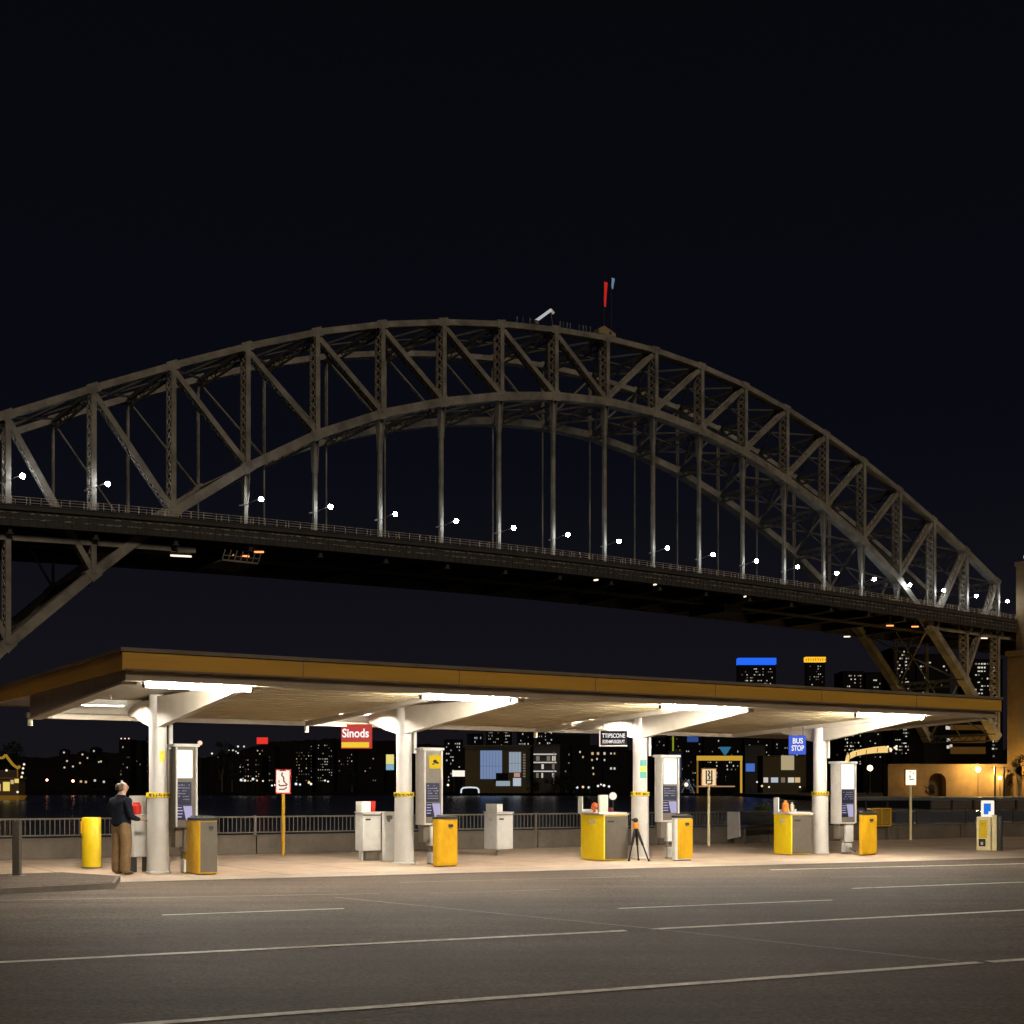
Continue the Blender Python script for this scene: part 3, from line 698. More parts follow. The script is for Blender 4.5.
# planter bench by the fence and its shrub
def flpx(px, off):
    b = fl(0, off); t = T(px); return (t * b.y - b.x) / (FD.x - t * FD.y)
sB = flpx(752, -.55)
t = thing('bench', 'dark slatted bench with pale end panel in front of the quay fence', 'bench', (fl(sB, -.55).x, fl(sB, -.55).y, 0), math.atan2(FD.y, FD.x))
MB().wedgex([(-.30, .22), (.28, .12), (.28, .95), (-.26, .95)], -.70, -.64).obj('end_panel', klite, t); MB().wedgex([(-.30, .22), (.28, .12), (.28, .9), (-.26, .9)], 1.2, 1.28).obj('end_panel', kgrey, t)
sl = MB()
for k in range(4): sl.box(-.58, 1.2, -.3 + .15 * k, -.18 + .15 * k, .45, .48)
sl.obj('seat', dark, t); sl = MB()
for k in range(3): sl.box(-.58, 1.2, .20, .24, .55 + .14 * k, .66 + .14 * k)
sl.obj('backrest', dark, t)
for xx in (-.5, 1.05): MB().box(xx, xx + .08, -.25, .2, 0, .45).obj('leg', kgrey, t)


def shrub(name, label, loc_, rad, h, n, m, leaf=.05, trunk=.3, cat='shrub', group=None, tm=None):
    t = thing(name, label, cat, loc_, 0, group); f = MB()
    cl = [(Vector((random.gauss(0, .45) * rad, random.gauss(0, .45) * rad, trunk + random.random() * (h - trunk))), random.uniform(.25, .5) * rad) for _ in range(max(6, n // 40))]
    for _ in range(n):
        c_, rr = random.choice(cl); p_ = c_ + Vector([random.gauss(0, .5) * rr for _ in range(3)])
        a_ = Vector([random.gauss(0, 1) for _ in range(3)]).normalized() * leaf; b2 = a_.orthogonal().normalized() * leaf * .5
        f.add([p_ - a_, p_ + b2, p_ + a_, p_ - b2], [(0, 1, 2, 3)])
    f.obj('crown', m, t); tr_ = MB(); tr_.cyl((0, 0, 0), (0, 0, trunk + .2 * (h - trunk)), rad * .08, rad * .05, 7)
    for _ in range(4):
        c_ = random.choice(cl)[0]; tr_.cyl((0, 0, trunk * .8), c_, rad * .04, rad * .015, 5)
    tr_.obj('trunk', tm or barkm, t); return t
pp = fl(flpx(762, .35), .35)
t = thing('planter', 'concrete planter behind the dark bench', 'planter', (pp.x, pp.y, 0)); MB().rbox(-.4, .4, -.15, .15, 0, .80, .05, False).obj('box', conc, t)
shrub('shrub', 'small leafy green shrub in the planter behind the dark bench', (pp.x, pp.y, .78), .38, .38, 260, leafm, .05, .05)
# yellow crate frame on the quay to the right
pc = fl(flpx(882, -.25), 0)
t = thing('crate', 'ochre yellow framed crate hung on the fence right of the fourth column', 'crate', (pc.x, pc.y - .25, 0), math.atan2(FD.y, FD.x))
m_ = MB(); m_.box(-.38, .38, -.1, .1, .50, .96); m_.obj('box', mat('ochre_crate', (.28, .17, .02), .5, noise=.3), t)
m_ = MB()
for xx in (-.42, 0, .38): m_.box(xx, xx + .04, -.13, -.101, .44, 1.02)
m_.box(-.38, .38, -.13, -.101, .44, .48); m_.box(-.38, .38, -.13, -.101, .98, 1.02); m_.obj('frame', yel2, t)
m_ = MB(); m_.box(-.36, -.32, -.1, .0, 0, .5); m_.box(.32, .36, -.1, .0, 0, .5); m_.obj('legs', kgrey, t)

# ------------------------------------------------------------------ the man
def skinmesh(name, verts, edges, rad, m, parent, sub=2, root=0):
    me = bpy.data.meshes.new(name); me.from_pydata(verts, edges, []); o = bpy.data.objects.new(name, me); C.objects.link(o)
    bpy.context.view_layer.objects.active = o
    md = o.modifiers.new('s', 'SKIN'); md.use_smooth_shade = True
    if not me.skin_vertices: me.attributes.new  # layer comes with the modifier
    for i, r_ in enumerate(rad): sv = me.skin_vertices[0].data[i]; sv.radius = r_ if isinstance(r_, tuple) else (r_, r_); sv.use_root = (i == root)
    ms = o.modifiers.new('u', 'SUBSURF'); ms.levels = sub; ms.render_levels = sub
    bpy.context.view_layer.update()
    nm = bpy.data.meshes.new_from_object(o.evaluated_get(bpy.context.evaluated_depsgraph_get()))
    nm.name = name; nm.materials.clear(); nm.materials.append(m)
    bpy.data.objects.remove(o)
    for p_ in nm.polygons: p_.use_smooth = True
    n = bpy.data.objects.new(name, nm); C.objects.link(n); n.parent = parent; return n
class SK:
    def __init__(s): s.v = []; s.e = []; s.r = []
    def p(s, co, r, par=None):
        s.v.append(tuple(co)); s.r.append(r); i = len(s.v) - 1
        if par is not None: s.e.append((par, i))
        return i
    def make(s, name, m, parent, sub=2): return skinmesh(name, s.v, s.e, s.r, m, parent, sub)
def pose(scale=1., hands=True):
    b = SK(); q = lambda x, y, z: (x * scale, y * scale, z * scale)
    R = lambda *a: tuple(x * scale for x in a) if len(a) > 1 else a[0] * scale
    pel = b.p(q(0, 0, .93), R(.120, .085)); wa = b.p(q(0, .0, 1.08), R(.120, .085), pel); ch = b.p(q(0, -.01, 1.28), R(.14, .09), wa)
    sh = b.p(q(0, -.02, 1.41), R(.09, .06), ch); nk = b.p(q(0, .0, 1.51), R(.055, .058), sh); 
    h0 = b.p(q(0, .025, 1.575), R(.056, .072), nk); h1 = b.p(q(0, .03, 1.64), R(.068, .09), h0); h2 = b.p(q(0, .02, 1.70), R(.062, .08), h1); b.p(q(0, .015, 1.735), R(.035, .045), h2)
    b.p(q(0, .145, 1.625), R(.012, .013), h1)                       # nose
    for sx in (-1, 1): b.p(q(sx * .080, .01, 1.63), R(.012, .018), h1)
    arms = []
    for sx in (-1, 1):
        s1 = b.p(q(sx * .175, -.02, 1.40), R(.062), sh); s2 = b.p(q(sx * .225, -.03, 1.27), R(.052), s1)
        el = b.p(q(sx * .235, .0, 1.10), R(.042), s2); fo = b.p(q(sx * .20, .14, 1.05), R(.038), el); wr = b.p(q(sx * .15, .26, 1.03), R(.026, .024), fo)
        if hands:
            pa = b.p(q(sx * .145, .31, 1.025), R(.036, .018), wr)
            for k, (dx, L_) in enumerate(((-.03, .07), (-.01, .082), (.01, .077), (.03, .06))):
                k1 = b.p(q(sx * .142 + dx, .345, 1.028), R(.010), pa); k2 = b.p(q(sx * .142 + dx * 1.15, .345 + L_ * .5, 1.02), R(.009), k1); b.p(q(sx * .142 + dx * 1.2, .345 + L_ * .9, .995), R(.008), k2)
            tb = b.p(q(sx * .142 - sx * .045, .31, 1.02), R(.011), pa); b.p(q(sx * .142 - sx * .065, .345, 1.012), R(.009), tb)
        arms.append((s1, s2, el, fo, wr))
    for sx in (-1, 1):
        hp = b.p(q(sx * .095, 0, .84), R(.085), pel); kn = b.p(q(sx * .105, .015, .49), R(.058), hp); cf = b.p(q(sx * .108, -.015, .33), R(.056), kn); an = b.p(q(sx * .11, -.02, .09), R(.036), cf)
        b.p(q(sx * .115, -.03, .045), R(.035), an); b.p(q(sx * .125, .09, .03), R(.04, .025), an)
    return b
YP = 25.25
man = thing('person', 'balding man in dark navy shirt and khaki trousers standing at the counter, seen from behind', 'person', (X(121.5, YP), YP, 0), math.radians(-38))
man.scale = (1.2, 1.15, 1.02)
pose().make('body', skin, man)
c = SK()
hm = c.p((0, 0, .86), (.19, .155)); w0_ = c.p((0, 0, 1.00), (.190, .152), hm); w_1 = c.p((0, 0, 1.12), (.176, .142), w0_); c1_ = c.p((0, -.01, 1.28), (.185, .130), w_1); s_ = c.p((0, -.02, 1.40), (.16, .115), c1_); a_ = c.p((0, -.015, 1.47), (.10, .085), s_); c.p((0, -.012, 1.515), (.072, .07), a_)
for sx in (-1, 1):
    a_ = c.p((sx * .175, -.02, 1.395), .078, s_); a_ = c.p((sx * .235, -.035, 1.27), .072, a_); a_ = c.p((sx * .245, -.005, 1.10), .060, a_); a_ = c.p((sx * .205, .14, 1.052), .050, a_); c.p((sx * .158, .235, 1.035), .038, a_)
c.make('shirt', shirtm, man)
c = SK()
hm = c.p((0, 0, .92), (.165, .13)); c.p((0, 0, 1.1), (.155, .118), hm)
for sx in (-1, 1):
    a_ = c.p((sx * .095, 0, .84), (.118, .125), hm); a_ = c.p((sx * .105, .01, .50), (.098, .10), a_); a_ = c.p((sx * .108, -.012, .30), (.092, .094), a_); c.p((sx * .11, -.012, .015), (.086, .095), a_)
c.make('trousers', trousm, man)
for sx in (-1, 1):
    c = SK(); a_ = c.p((sx * .112, -.05, .045), (.045, .042)); a_ = c.p((sx * .118, .03, .042), (.048, .04), a_); c.p((sx * .128, .13, .032), (.045, .03), a_); c.make('shoe', shoem, man, 1)
c = SK(); a_ = c.p((0, -.03, 1.56), (.072, .062)); a_ = c.p((0, -.03, 1.63), (.080, .088), a_); a_ = c.p((0, -.025, 1.69), (.077, .086), a_); c.p((0, -.03, 1.725), (.045, .05), a_); c.make('hair', hairm, man, 2)
for sx in (-1, 1): MB().sphere((sx * .031, .112, 1.652), .012, 6).obj('eye', white, man, True)
MB().box(-.025, .025, .108, .116, 1.588, 1.594).obj('mouth', dred, man)

# ------------------------------------------------------------------ the bridge
L = 18.3; BU = Vector((.8205, .5716)); BN = Vector((-.5716, .8205)); B0 = Vector((176.6, 482.0)); BR = math.atan2(.5716, .8205)
BRG = thing('arch_bridge', 'great steel arch bridge of laced trusses with its roadway deck across the water', 'bridge', (B0.x, B0.y, 0), BR)
def bpos(s, y=0): p = B0 + BU * s + BN * y; return p
def bz(k, py, y=0): return Z(py, bpos(-k * L, y).y)
topy = [582, 550, 520, 490, 461, 434, 409, 385, 367, 350, 338, 330.5, 324, 322.5, 325, 331, 348, 366, 389, 416]
boty = [735, 678, 628, 577, 540, 508, 480, 451, 431, 412, 401, 396, 396, 402, 413, 433, 467, 510, 574, 645]
TZ = [bz(k, y) for k, y in enumerate(topy)]; BZ = [bz(k, y) for k, y in enumerate(boty)]
def smooth(z, w=.5):
    o = z[:]
    for i in range(1, len(z) - 1): o[i] = z[i] * (1 - w) + w * (z[i - 1] + z[i + 1]) / 2
    return o
TZ = smooth(TZ); BZ = smooth(BZ, .4)
d_ = TZ[-1] - TZ[-2]; TZ += [TZ[-1] + d_ * 1.05, TZ[-1] + d_ * 2.1]; d_ = BZ[-1] - BZ[-2]; BZ += [BZ[-1] + d_ * 1.15, BZ[-1] + d_ * 2.5]
K = len(TZ)
# deck height along s
YE = -4.5
dpts = [(5, 504.5), (168, 517), (340, 534), (498, 550), (604, 561.5), (680, 572), (786, 585.5), (898, 602), (995, 617)]
DS = []
for px, py in dpts:
    b_ = B0 + BN * YE; t = T(px); s_ = (t * b_.y - b_.x) / (BU.x - t * BU.y); DS.append((s_, Z(py, b_.y + BU.y * s_)))
DS.sort()
def dz(s):
    if s <= DS[0][0]: i = 0
    elif s >= DS[-1][0]: i = len(DS) - 2
    else: i = max(j for j in range(len(DS) - 1) if DS[j][0] <= s)
    (a, za), (b, zb) = DS[i], DS[i + 1]; return za + (zb - za) * (s - a) / (b - a)
zz_ = [dz(-k * L) for k in range(-8, 28)]; zz_ = smooth(smooth(zz_, .6), .6)
def dzz(s):
    k = -s / L + 8; i = min(max(int(math.floor(k)), 0), len(zz_) - 2); return zz_[i] + (zz_[i + 1] - zz_[i]) * (k - i)
def laced(p0, p1, w, d, step, lw=.32, plate=.45, plates=True):
    p0, p1 = Vector(p0), Vector(p1); t = (p1 - p0); Ln = t.length; t.normalize(); y = Vector((0, 1, 0)); wv = t.cross(y).normalized()
    m1 = MB(); m2 = MB()
    for sy in (-1, 1): o_ = y * sy * (d / 2 - plate / 2); m1.bar(p0 + o_, p1 + o_, w, plate)
    n = max(1, int(Ln / step))
    for sw in (-1, 1):
        o_ = wv * sw * (w / 2 - .06)
        for i in range(n):
            a = p0 + t * (Ln * i / n) + o_; b = p0 + t * (Ln * (i + 1) / n) + o_
            yy = y * (d / 2 - plate)
            for q0_, q1_ in ((a - yy, b + yy), (a + yy, b - yy)):
                m2.bar(q0_, q1_, lw, .1, tuple(wv))
    return m1, m2
for yo in (0, 30):
    near = yo == 0
    for nm, ZZ, hh, dd in (('top_chord', TZ, 1.5, 3.0), ('bottom_chord', BZ, 2.1, 3.2)):
        m1 = MB(); m2 = m1
        for k in range(K - 1):
            a = Vector((-k * L, yo, ZZ[k])); b = Vector((-(k + 1) * L, yo, ZZ[k + 1]))
            m1.bar(a, b, hh, dd)
            # rivetted cover ribs
            for j in range(1, 4):
                c_ = a.lerp(b, j / 4); t_ = (b - a).normalized(); m2.bar(c_ - t_ * .12, c_ + t_ * .12, hh + .1, dd + .1)
            m2.bar(a - (b - a).normalized() * 1.4, a + (b - a).normalized() * 1.4, hh + .6, dd + .2)
        ch = m1.obj(nm, steel, BRG)
    for k in range(K):
        a = Vector((-k * L, yo, BZ[k])); b = Vector((-k * L, yo, TZ[k]))
        m1, m2 = laced(a, b, 1.15 if near else .4, 3.6 if near else 1.2, 2.0 if near else 3.0, .32 if near else .2, .45 if near else .3)
        o = m1.obj('vertical_post', steel, BRG); m2.obj('lacing', steel_l, o)
        if BZ[k] > dzz(-k * L) + 1:
            zt = BZ[k] - .8; zd = dzz(-k * L) - 1; hl = min(8.5, (zt - zd) * .6)
            h = MB(); h.bar((-k * L, yo, zd), (-k * L, yo, zt), .95 if near else .35, .9 if near else .35)
            if not near: h.obj('hanger', steel, BRG); continue
            h.wedgex([(yo - 1.3, zt), (yo + 1.3, zt), (yo + .46, zt - hl), (yo - .46, zt - hl)], -k * L - .62, -k * L - .50)
            h.wedgex([(yo - 1.3, zt), (yo + 1.3, zt), (yo + .46, zt - hl), (yo - .46, zt - hl)], -k * L + .50, -k * L + .62)
            h.obj('hanger', steel, BRG)
    for k in range(K):
        k2 = k - 1 if k > 9 else k + 1
        if k == 10: k2 = 9 if False else None
        prs = [(k, k2)] if k2 is not None and k2 < K else []
        if k == 10: prs = []
        if k == 9: prs = [(9, 10)]
        for a_, b_ in prs:
            m1, m2 = laced((-a_ * L, yo, TZ[a_] - .6), (-b_ * L, yo, BZ[b_] + .6), 1.25 if near else .35, 2.4 if near else 1.0, 2.2 if near else 3.2, .32 if near else .2, .45 if near else .3)
            o = m1.obj('diagonal_brace', steel, BRG); m2.obj('lacing', steel_l, o)
# the crown bay also slopes down towards the right
m1, m2 = laced((-11 * L, 0, TZ[11] - .6), (-10 * L, 0, BZ[10] + .6), 1.35, 2.4, 2.2)
# lateral and sway bracing between the trusses
for k in range(K):
    m = MB()
    for zt in (TZ[k] - .3, BZ[k] + .2):
        m = MB()
        if not (dzz(-k * L) - 7 < zt < dzz(-k * L) + 4):
            m.bar((-k * L, 1.6, zt), (-k * L, 28.4, zt), 1.0, .6, (1, 0, 0)); m.bar((-k * L, 1.6, zt - 2.2), (-k * L, 28.4, zt - 2.2), .5, .4, (1, 0, 0))
            for j in range(9):
                ya = 1.6 + j * 26.8 / 9; yb_ = 1.6 + (j + 1) * 26.8 / 9; za, zb = (zt, zt - 2.2) if j % 2 else (zt - 2.2, zt)
                m.bar((-k * L, ya, za), (-k * L, yb_, zb), .3, .25, (1, 0, 0))
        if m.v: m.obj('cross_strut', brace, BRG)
    m = MB()
    if m.v: m.obj('sway_brace', steel, BRG)
    if k < K - 1:
        for ZZ in (TZ, BZ):
            m = MB()
            if dzz(-(k + .5) * L) - 8 < (ZZ[k] + ZZ[k + 1]) / 2 < dzz(-(k + .5) * L) + 5: continue
            a = Vector((-k * L, 1.6, ZZ[k])); b = Vector((-(k + 1) * L, 28.4, ZZ[k + 1])); c_ = Vector((-k * L, 28.4, ZZ[k])); d = Vector((-(k + 1) * L, 1.6, ZZ[k + 1]))
            mid = (a + b) / 2
            m.bar(a, b, .7, .5, (0, 0, 1)); m.bar(c_, d, .7, .5, (0, 0, 1))
            for yy in (15,):
                m.bar(Vector((-k * L, yy, ZZ[k])), Vector((-(k + 1) * L, yy, ZZ[k + 1])), .3, .3)
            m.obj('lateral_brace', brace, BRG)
# deck
kk = [x * .5 for x in range(-12, 50)]
def strip(name, y0, y1, off0, off1, m, k0=-6, k1=24, n=60):
    vs = []; fs = []
    for i in range(n + 1):
        s = -(k0 + (k1 - k0) * i / n) * L; z = dzz(s); vs += [(s, y0, z + off0), (s, y1, z + off0), (s, y1, z + off1), (s, y0, z + off1)]
    for i in range(n):
        b = 4 * i
        for j in range(4): fs.append((b + j, b + (j + 1) % 4, b + 4 + (j + 1) % 4, b + 4 + j))
    fs += [(0, 1, 2, 3), (4 * n + 3, 4 * n + 2, 4 * n + 1, 4 * n)]
    return MB().add(vs, fs).obj(name, m, BRG)
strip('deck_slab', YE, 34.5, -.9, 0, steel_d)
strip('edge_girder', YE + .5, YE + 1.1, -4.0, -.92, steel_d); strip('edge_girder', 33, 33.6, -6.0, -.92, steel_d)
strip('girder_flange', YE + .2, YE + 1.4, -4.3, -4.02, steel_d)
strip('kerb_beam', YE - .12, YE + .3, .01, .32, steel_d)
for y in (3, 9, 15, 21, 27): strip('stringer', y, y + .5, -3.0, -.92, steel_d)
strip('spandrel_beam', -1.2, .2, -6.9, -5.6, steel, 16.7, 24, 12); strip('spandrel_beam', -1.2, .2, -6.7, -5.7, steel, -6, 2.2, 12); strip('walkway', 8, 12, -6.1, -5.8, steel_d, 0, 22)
for k in range(-5, 24):
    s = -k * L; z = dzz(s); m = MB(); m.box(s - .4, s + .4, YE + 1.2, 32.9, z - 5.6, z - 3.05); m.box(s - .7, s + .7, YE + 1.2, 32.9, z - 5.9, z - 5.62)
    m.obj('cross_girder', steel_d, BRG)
# speckled row: small brackets and web stiffeners on the edge girder
m = MB(); s = -23.5 * L
while s < 5 * L:
    z = dzz(s); m.box(s - .12, s + .12, YE + .28, YE + .48, z - 3.9, z - .95)
    m.box(s + .5, s + 1.1, YE + .3, YE + .45, z - 2.6, z - 2.2) if random.random() < .6 else None
    s += 1.83
m.obj('web_stiffeners', steel_d, BRG)
for zo in (-1.5, -2.7):  # added ragged pale strips imitating speckled light along the girder
    vs = []; fs = []; n = 700
    for i in range(n + 1):
        s = (-23 + 27 * i / n) * L; z = dzz(s) + zo + random.uniform(-.10, .10); hh = random.choice((.04, .05, .25, .35)) ; vs += [(s, YE + .36, z - hh / 2), (s, YE + .36, z + hh / 2), (s, YE + .44, z + hh / 2), (s, YE + .44, z - hh / 2)]
    for i in range(n):
        for j in range(4): fs.append((4 * i + j, 4 * i + (j + 1) % 4, 4 * i + 4 + (j + 1) % 4, 4 * i + 4 + j))
    MB().add(vs, fs).obj('speckle_strip', steel, BRG)
m = MB(); s = -23.5 * L; i = 0
while s < 5 * L:
    z = dzz(s); s2 = s + 3.05; z2 = dzz(s2)
    m.box(s - .07, s + .07, YE - .07, YE + .07, z + .3, z + 1.95)
    for h in (.75, 1.35, 1.9): m.bar((s, YE, z + h), (s2, YE, z2 + h), .08, .08)
    if random.random() < .5: q_ = s + random.uniform(.6, 2.4); m.box(q_ - .06, q_ + .06, YE - .05, YE + .05, dzz(q_) + .3, dzz(q_) + random.uniform(1.2, 2.3))
    s = s2
m.obj('railing', steel_l, BRG)
# maintenance gantry below
s = -16.1 * L; z = dzz(s)
m = MB(); m.box(s - 5, s + 4, YE + 2, 10, z - 8.6, z - 8.2)
for j in range(7): m.bar((s - 5 + j * 1.5, YE + 2, z - 8.2), (s - 4.3 + j * 1.5, YE + 2, z - 5.9), .2, .2)
m.box(s - 5, s + 4, YE + 1.8, YE + 2, z - 7.4, z - 7.2); m.obj('maintenance_gantry', steel, BRG)
s = -7.0 * L; z = dzz(s); m = MB(); m.box(s - 4, s + 4, 4, 20, z - 8.6, z - 5.95); m.obj('maintenance_gantry', steel_d, BRG)

# lamps along the deck
ords = ['first', 'second', 'third', 'fourth', 'fifth', 'sixth', 'seventh', 'eighth', 'ninth', 'tenth', 'eleventh', 'twelfth', 'thirteenth', 'fourteenth', 'fifteenth', 'sixteenth', 'seventeenth', 'eighteenth', 'nineteenth']
lamps = [(19, 16, 475), (18, 105, 485), (16, 259, 502), (15, 327, 510), (14, 395, 518), (13, 459, 524), (12, 515, 530), (11, 573, 538), (10, 623, 544), (9, 670, 550), (8, 716, 557), (7, 758, 563), (6, 803, 570), (5, 842, 575), (4, 880, 581), (3, 913, 587), (2, 945, 593), (1, 971, 597), (0, 1003, 602)]
proto = None
for i, (k, px, py) in enumerate(lamps):
    s = -k * L; base = bpos(s, -.9); zd = dzz(s)
    lab = 'bright white lamp on a short arm above the bridge deck, %s from the left edge' % ords[i]
    if proto is None:
        proto = thing('bridge_lamp', lab, 'lamp', (base.x, base.y, zd), BR, 'white lamps along the bridge deck')
        a = MB(); a.bar((0, 0, 5.6), (.9, -2.0, 6.2), .16, .16); a.bar((-1.8, .5, 5.2), (0, 0, 5.6), .3, .2); a.bar((.9, -2.0, 6.2), (2.2, -2.6, 6.8), .14, .14); a.obj('arm', steel, proto)
        MB().sphere((2.5, -2.6, 6.7), .55, 8).obj('globe', lampcool, proto, True)
        MB().cyl((2.5, -2.6, 7.12), (2.5, -2.6, 7.4), .35, .15, 8).obj('cap', steel, proto)
    else: dup(proto, (base.x, base.y, zd), BR, lab)
# orange and white work lamps under the deck
for i, (px, py, y, w_, m_, lb) in enumerate(((181, 556.5, 2, 5.0, worklw, 'pale work light glowing under the deck at the maintenance gantry'), (241, 556.5, 6, 4.2, workl, 'longer orange work light under the left part of the deck'), (259, 552.5, 6, 2.4, workl, 'shorter orange work light under the left part of the deck'),
        (890, 626, -3, 3.4, workl, 'orange work light under the right part of the deck, left of a pair'), (915, 627, -3, 3.4, workl, 'orange work light under the right part of the deck, right of a pair'), (847, 637, 20, 3, worklw, 'white work light under the deck beside the right arch leg'), (983, 638.5, 0, 5, worklw, 'long pale work light under the deck next to the stone tower'),
        (596, 580.5, -3.9, 1.4, worklw, 'small white light on the deck girder near mid span'), (655, 585, -3.9, 1.0, worklw, 'tiny white light on the deck girder right of mid span'), (745, 597, -3.9, .8, worklw, 'tiny white light on the deck girder above the blue topped tower'))):
    b_ = B0 + BN * y; t = T(px); s_ = (t * b_.y - b_.x) / (BU.x - t * BU.y); p = b_ + BU * s_; z = Z(py, p.y)
    t = thing('work_light', lb, 'lamp', (p.x, p.y, z), BR, 'work lights under the bridge deck')
    MB().cyl((-w_ / 2, 0, 0), (w_ / 2, 0, .25), .22, n=8).obj('tube', m_, t); m = MB().box(-w_ / 2 - .1, w_ / 2 + .1, -.25, .25, .5, .62); m.obj('housing', steel_d, t)
    MB().box(-.1, .1, -.1, .1, .62, max(.9, min(8, dzz(s_) - z - .95))).obj('drop_rod', steel_d, t)

# things on top of the arch
def topat(px, yo=0):
    b_ = B0 + BN * yo; t = T(px); s_ = (t * b_.y - b_.x) / (BU.x - t * BU.y); k = -s_ / L; i = int(k); return s_, TZ[i] + (TZ[i + 1] - TZ[i]) * (k - i) + .95
s_, z_ = topat(605); p = bpos(s_)
t = thing('summit_hut', 'small tan hut on the crown of the arch', 'hut', (p.x, p.y, z_), BR)
MB().wedge([(-3.2, 0), (3, 0), (3, .9), (1.6, 1.5), (-1.2, 2.4), (-3.2, 1.3)], -1.2, 1.2).obj('cabin', mat('tan_hut', (.26, .2, .1), .8, noise=.2), t)
MB().box(.6, 1.4, -1.25, -1.2, .2, 1.1).obj('door', steel_d, t)
def flag(px, ptop, pb0, pb1, w_, m_, label):
    s_, z_ = topat(px); p = bpos(s_); zt = Z(ptop, p.y)
    t = thing('flagpole', label, 'flagpole', (p.x, p.y, z_), 0, 'flagpoles on the crown of the arch')
    MB().cyl((0, 0, 0), (0, 0, zt - z_), .10, .06, 8).obj('pole', steel_d, t)
    za, zb = Z(pb0, p.y) - z_, Z(pb1, p.y) - z_; f = MB(); n = 8; vs = []
    for i in range(n + 1):
        for j in range(5):
            vs.append((w_ * j / 4 * (1 - .5 * i / n), .25 * math.sin(j * 1.7 + i * .6), za + (zb - za) * i / n - j * .1))
    f.add(vs, [(i * 5 + j, i * 5 + j + 1, (i + 1) * 5 + j + 1, (i + 1) * 5 + j) for i in range(n) for j in range(4)])
    o = f.obj('flag', m_, t); o.modifiers.new('t', 'SOLIDIFY').thickness = .06; return t
flag(604, 280, 281.5, 306, 1.0, E('red_flag_glow', (.85, .03, .02), .55), 'flagpole with a hanging red flag on the crown of the arch')  # both flag cloths glow, standing in for light falling on them
flag(611.5, 276, 277.5, 288, .9, E('blue_flag_glow', (.30, .48, .7), .4), 'flagpole with a short pale blue flag right of the red one')
s_, z_ = topat(546); p = bpos(s_)
t = thing('maintenance_crane', 'small crane with a white jib standing on the arch left of the flags', 'crane', (p.x, p.y, z_), BR)
k_ = p.y / F
MB().bar((-2.6 / .75, 0, .9), (1.7, 0, 5.0), .75, .5).obj('jib', E('white_jib_glow', (.75, .8, .82), .55), t); MB().bar((1.6, 0, 5.1), (2.7, 0, 4.2), .6, .4).obj('jib_tip', E('tan_jib_glow', (.6, .45, .32), .5), t)  # jib and tip glow by themselves to look lit
m_ = MB(); m_.cyl((2.5, 0, 0), (1.6, 0, 4.8), .07, n=6); m_.box(-3.9, -2.9, -.5, .5, 0, 1.0); m_.obj('mast', steel, t)
# climbers on the top chord
cl = None
for i, px in enumerate((515, 521, 528, 558, 561, 565, 568, 577, 581, 584, 588)):
    s_, z_ = topat(px); p = bpos(s_, -1.0)
    lab = 'climber in dark overalls standing on the top chord of the arch near the flags'
    if cl is None:
        cl = thing('person', lab, 'person', (p.x, p.y, z_), BR, 'climbers on the top chord of the arch'); bd_ = pose(1., False); bd_.make('body', mat('overalls', (.16, .17, .2), .8), cl, 1)
    else: dup(cl, (p.x, p.y, z_), BR + i * 1.1, lab)

# ------------------------------------------------------------------ stone tower and abutment on the right
PY = thing('stone_tower', 'tan sandstone bridge tower at the right edge', 'tower', (B0.x, B0.y, 0), BR)
def courses(x0, x1, y0, y1, z0, z1, hstep=1.6):
    m = MB(); z = z0
    while z < z1 - .01:
        zt = min(z + hstep, z1); m.box(x0, x1, y0, y1, z, zt - .12); m.box(x0 + .1, x1 - .1, y0 + .1, y1 - .1, zt - .12, zt); z = zt
    return m
s0 = 6.0
courses(s0, s0 + 26, -16, -1, WZ, bz(0, 652)).obj('lower_shaft', stone, PY)
courses(s0 + 1, s0 + 22, -11, -4, bz(0, 652) + .5, bz(0, 566)).obj('upper_shaft', stone, PY)
MB().box(s0 - .6, s0 + 26.6, -16.6, -.4, bz(0, 652) - 1.2, bz(0, 652) + .5).obj('cornice', stone, PY)
MB().box(s0 + .6, s0 + 22.5, -11.4, -3.6, bz(0, 566), bz(0, 562)).obj('upper_cornice', stone, PY)
MB().wedgex([(-8, 20), (-6, 20), (-6, 30), (-7, 32), (-8, 30)], s0 - .05, s0 + .2).obj('arched_opening', kerbm, PY)
t_ = thing('beacon_lamp', 'round pale lamp on top of the stone tower', 'lamp', (*bpos(s0 + 2.2, -7.6), bz(0, 562)), BR); MB().sphere((0, 0, 1.6), 1.1, 8).obj('globe', E('beacon', (1, .72, .55), 1.1), t_, True); MB().cyl((0, 0, 0), (0, 0, .6), .4).obj('base', stone, t_)
hb = thing('deck_hut', 'small ochre hut on the bridge deck near the right end', 'hut', (*bpos(-1.5 * L, 26), dzz(-1.5 * L)), BR)
MB().box(-3, 3, -3, 3, 0, 7.5).obj('wall', mat('ochre_hut', (.40, .26, .06), .8, noise=.2), hb); MB().wedge([(-3.4, 7.5), (3.4, 7.5), (0, 9.5)], -3.4, 3.4).obj('roof', bldg2, hb); MB().box(-.9, .9, -3.08, -3.0, .5, 4).obj('door', winy, hb)
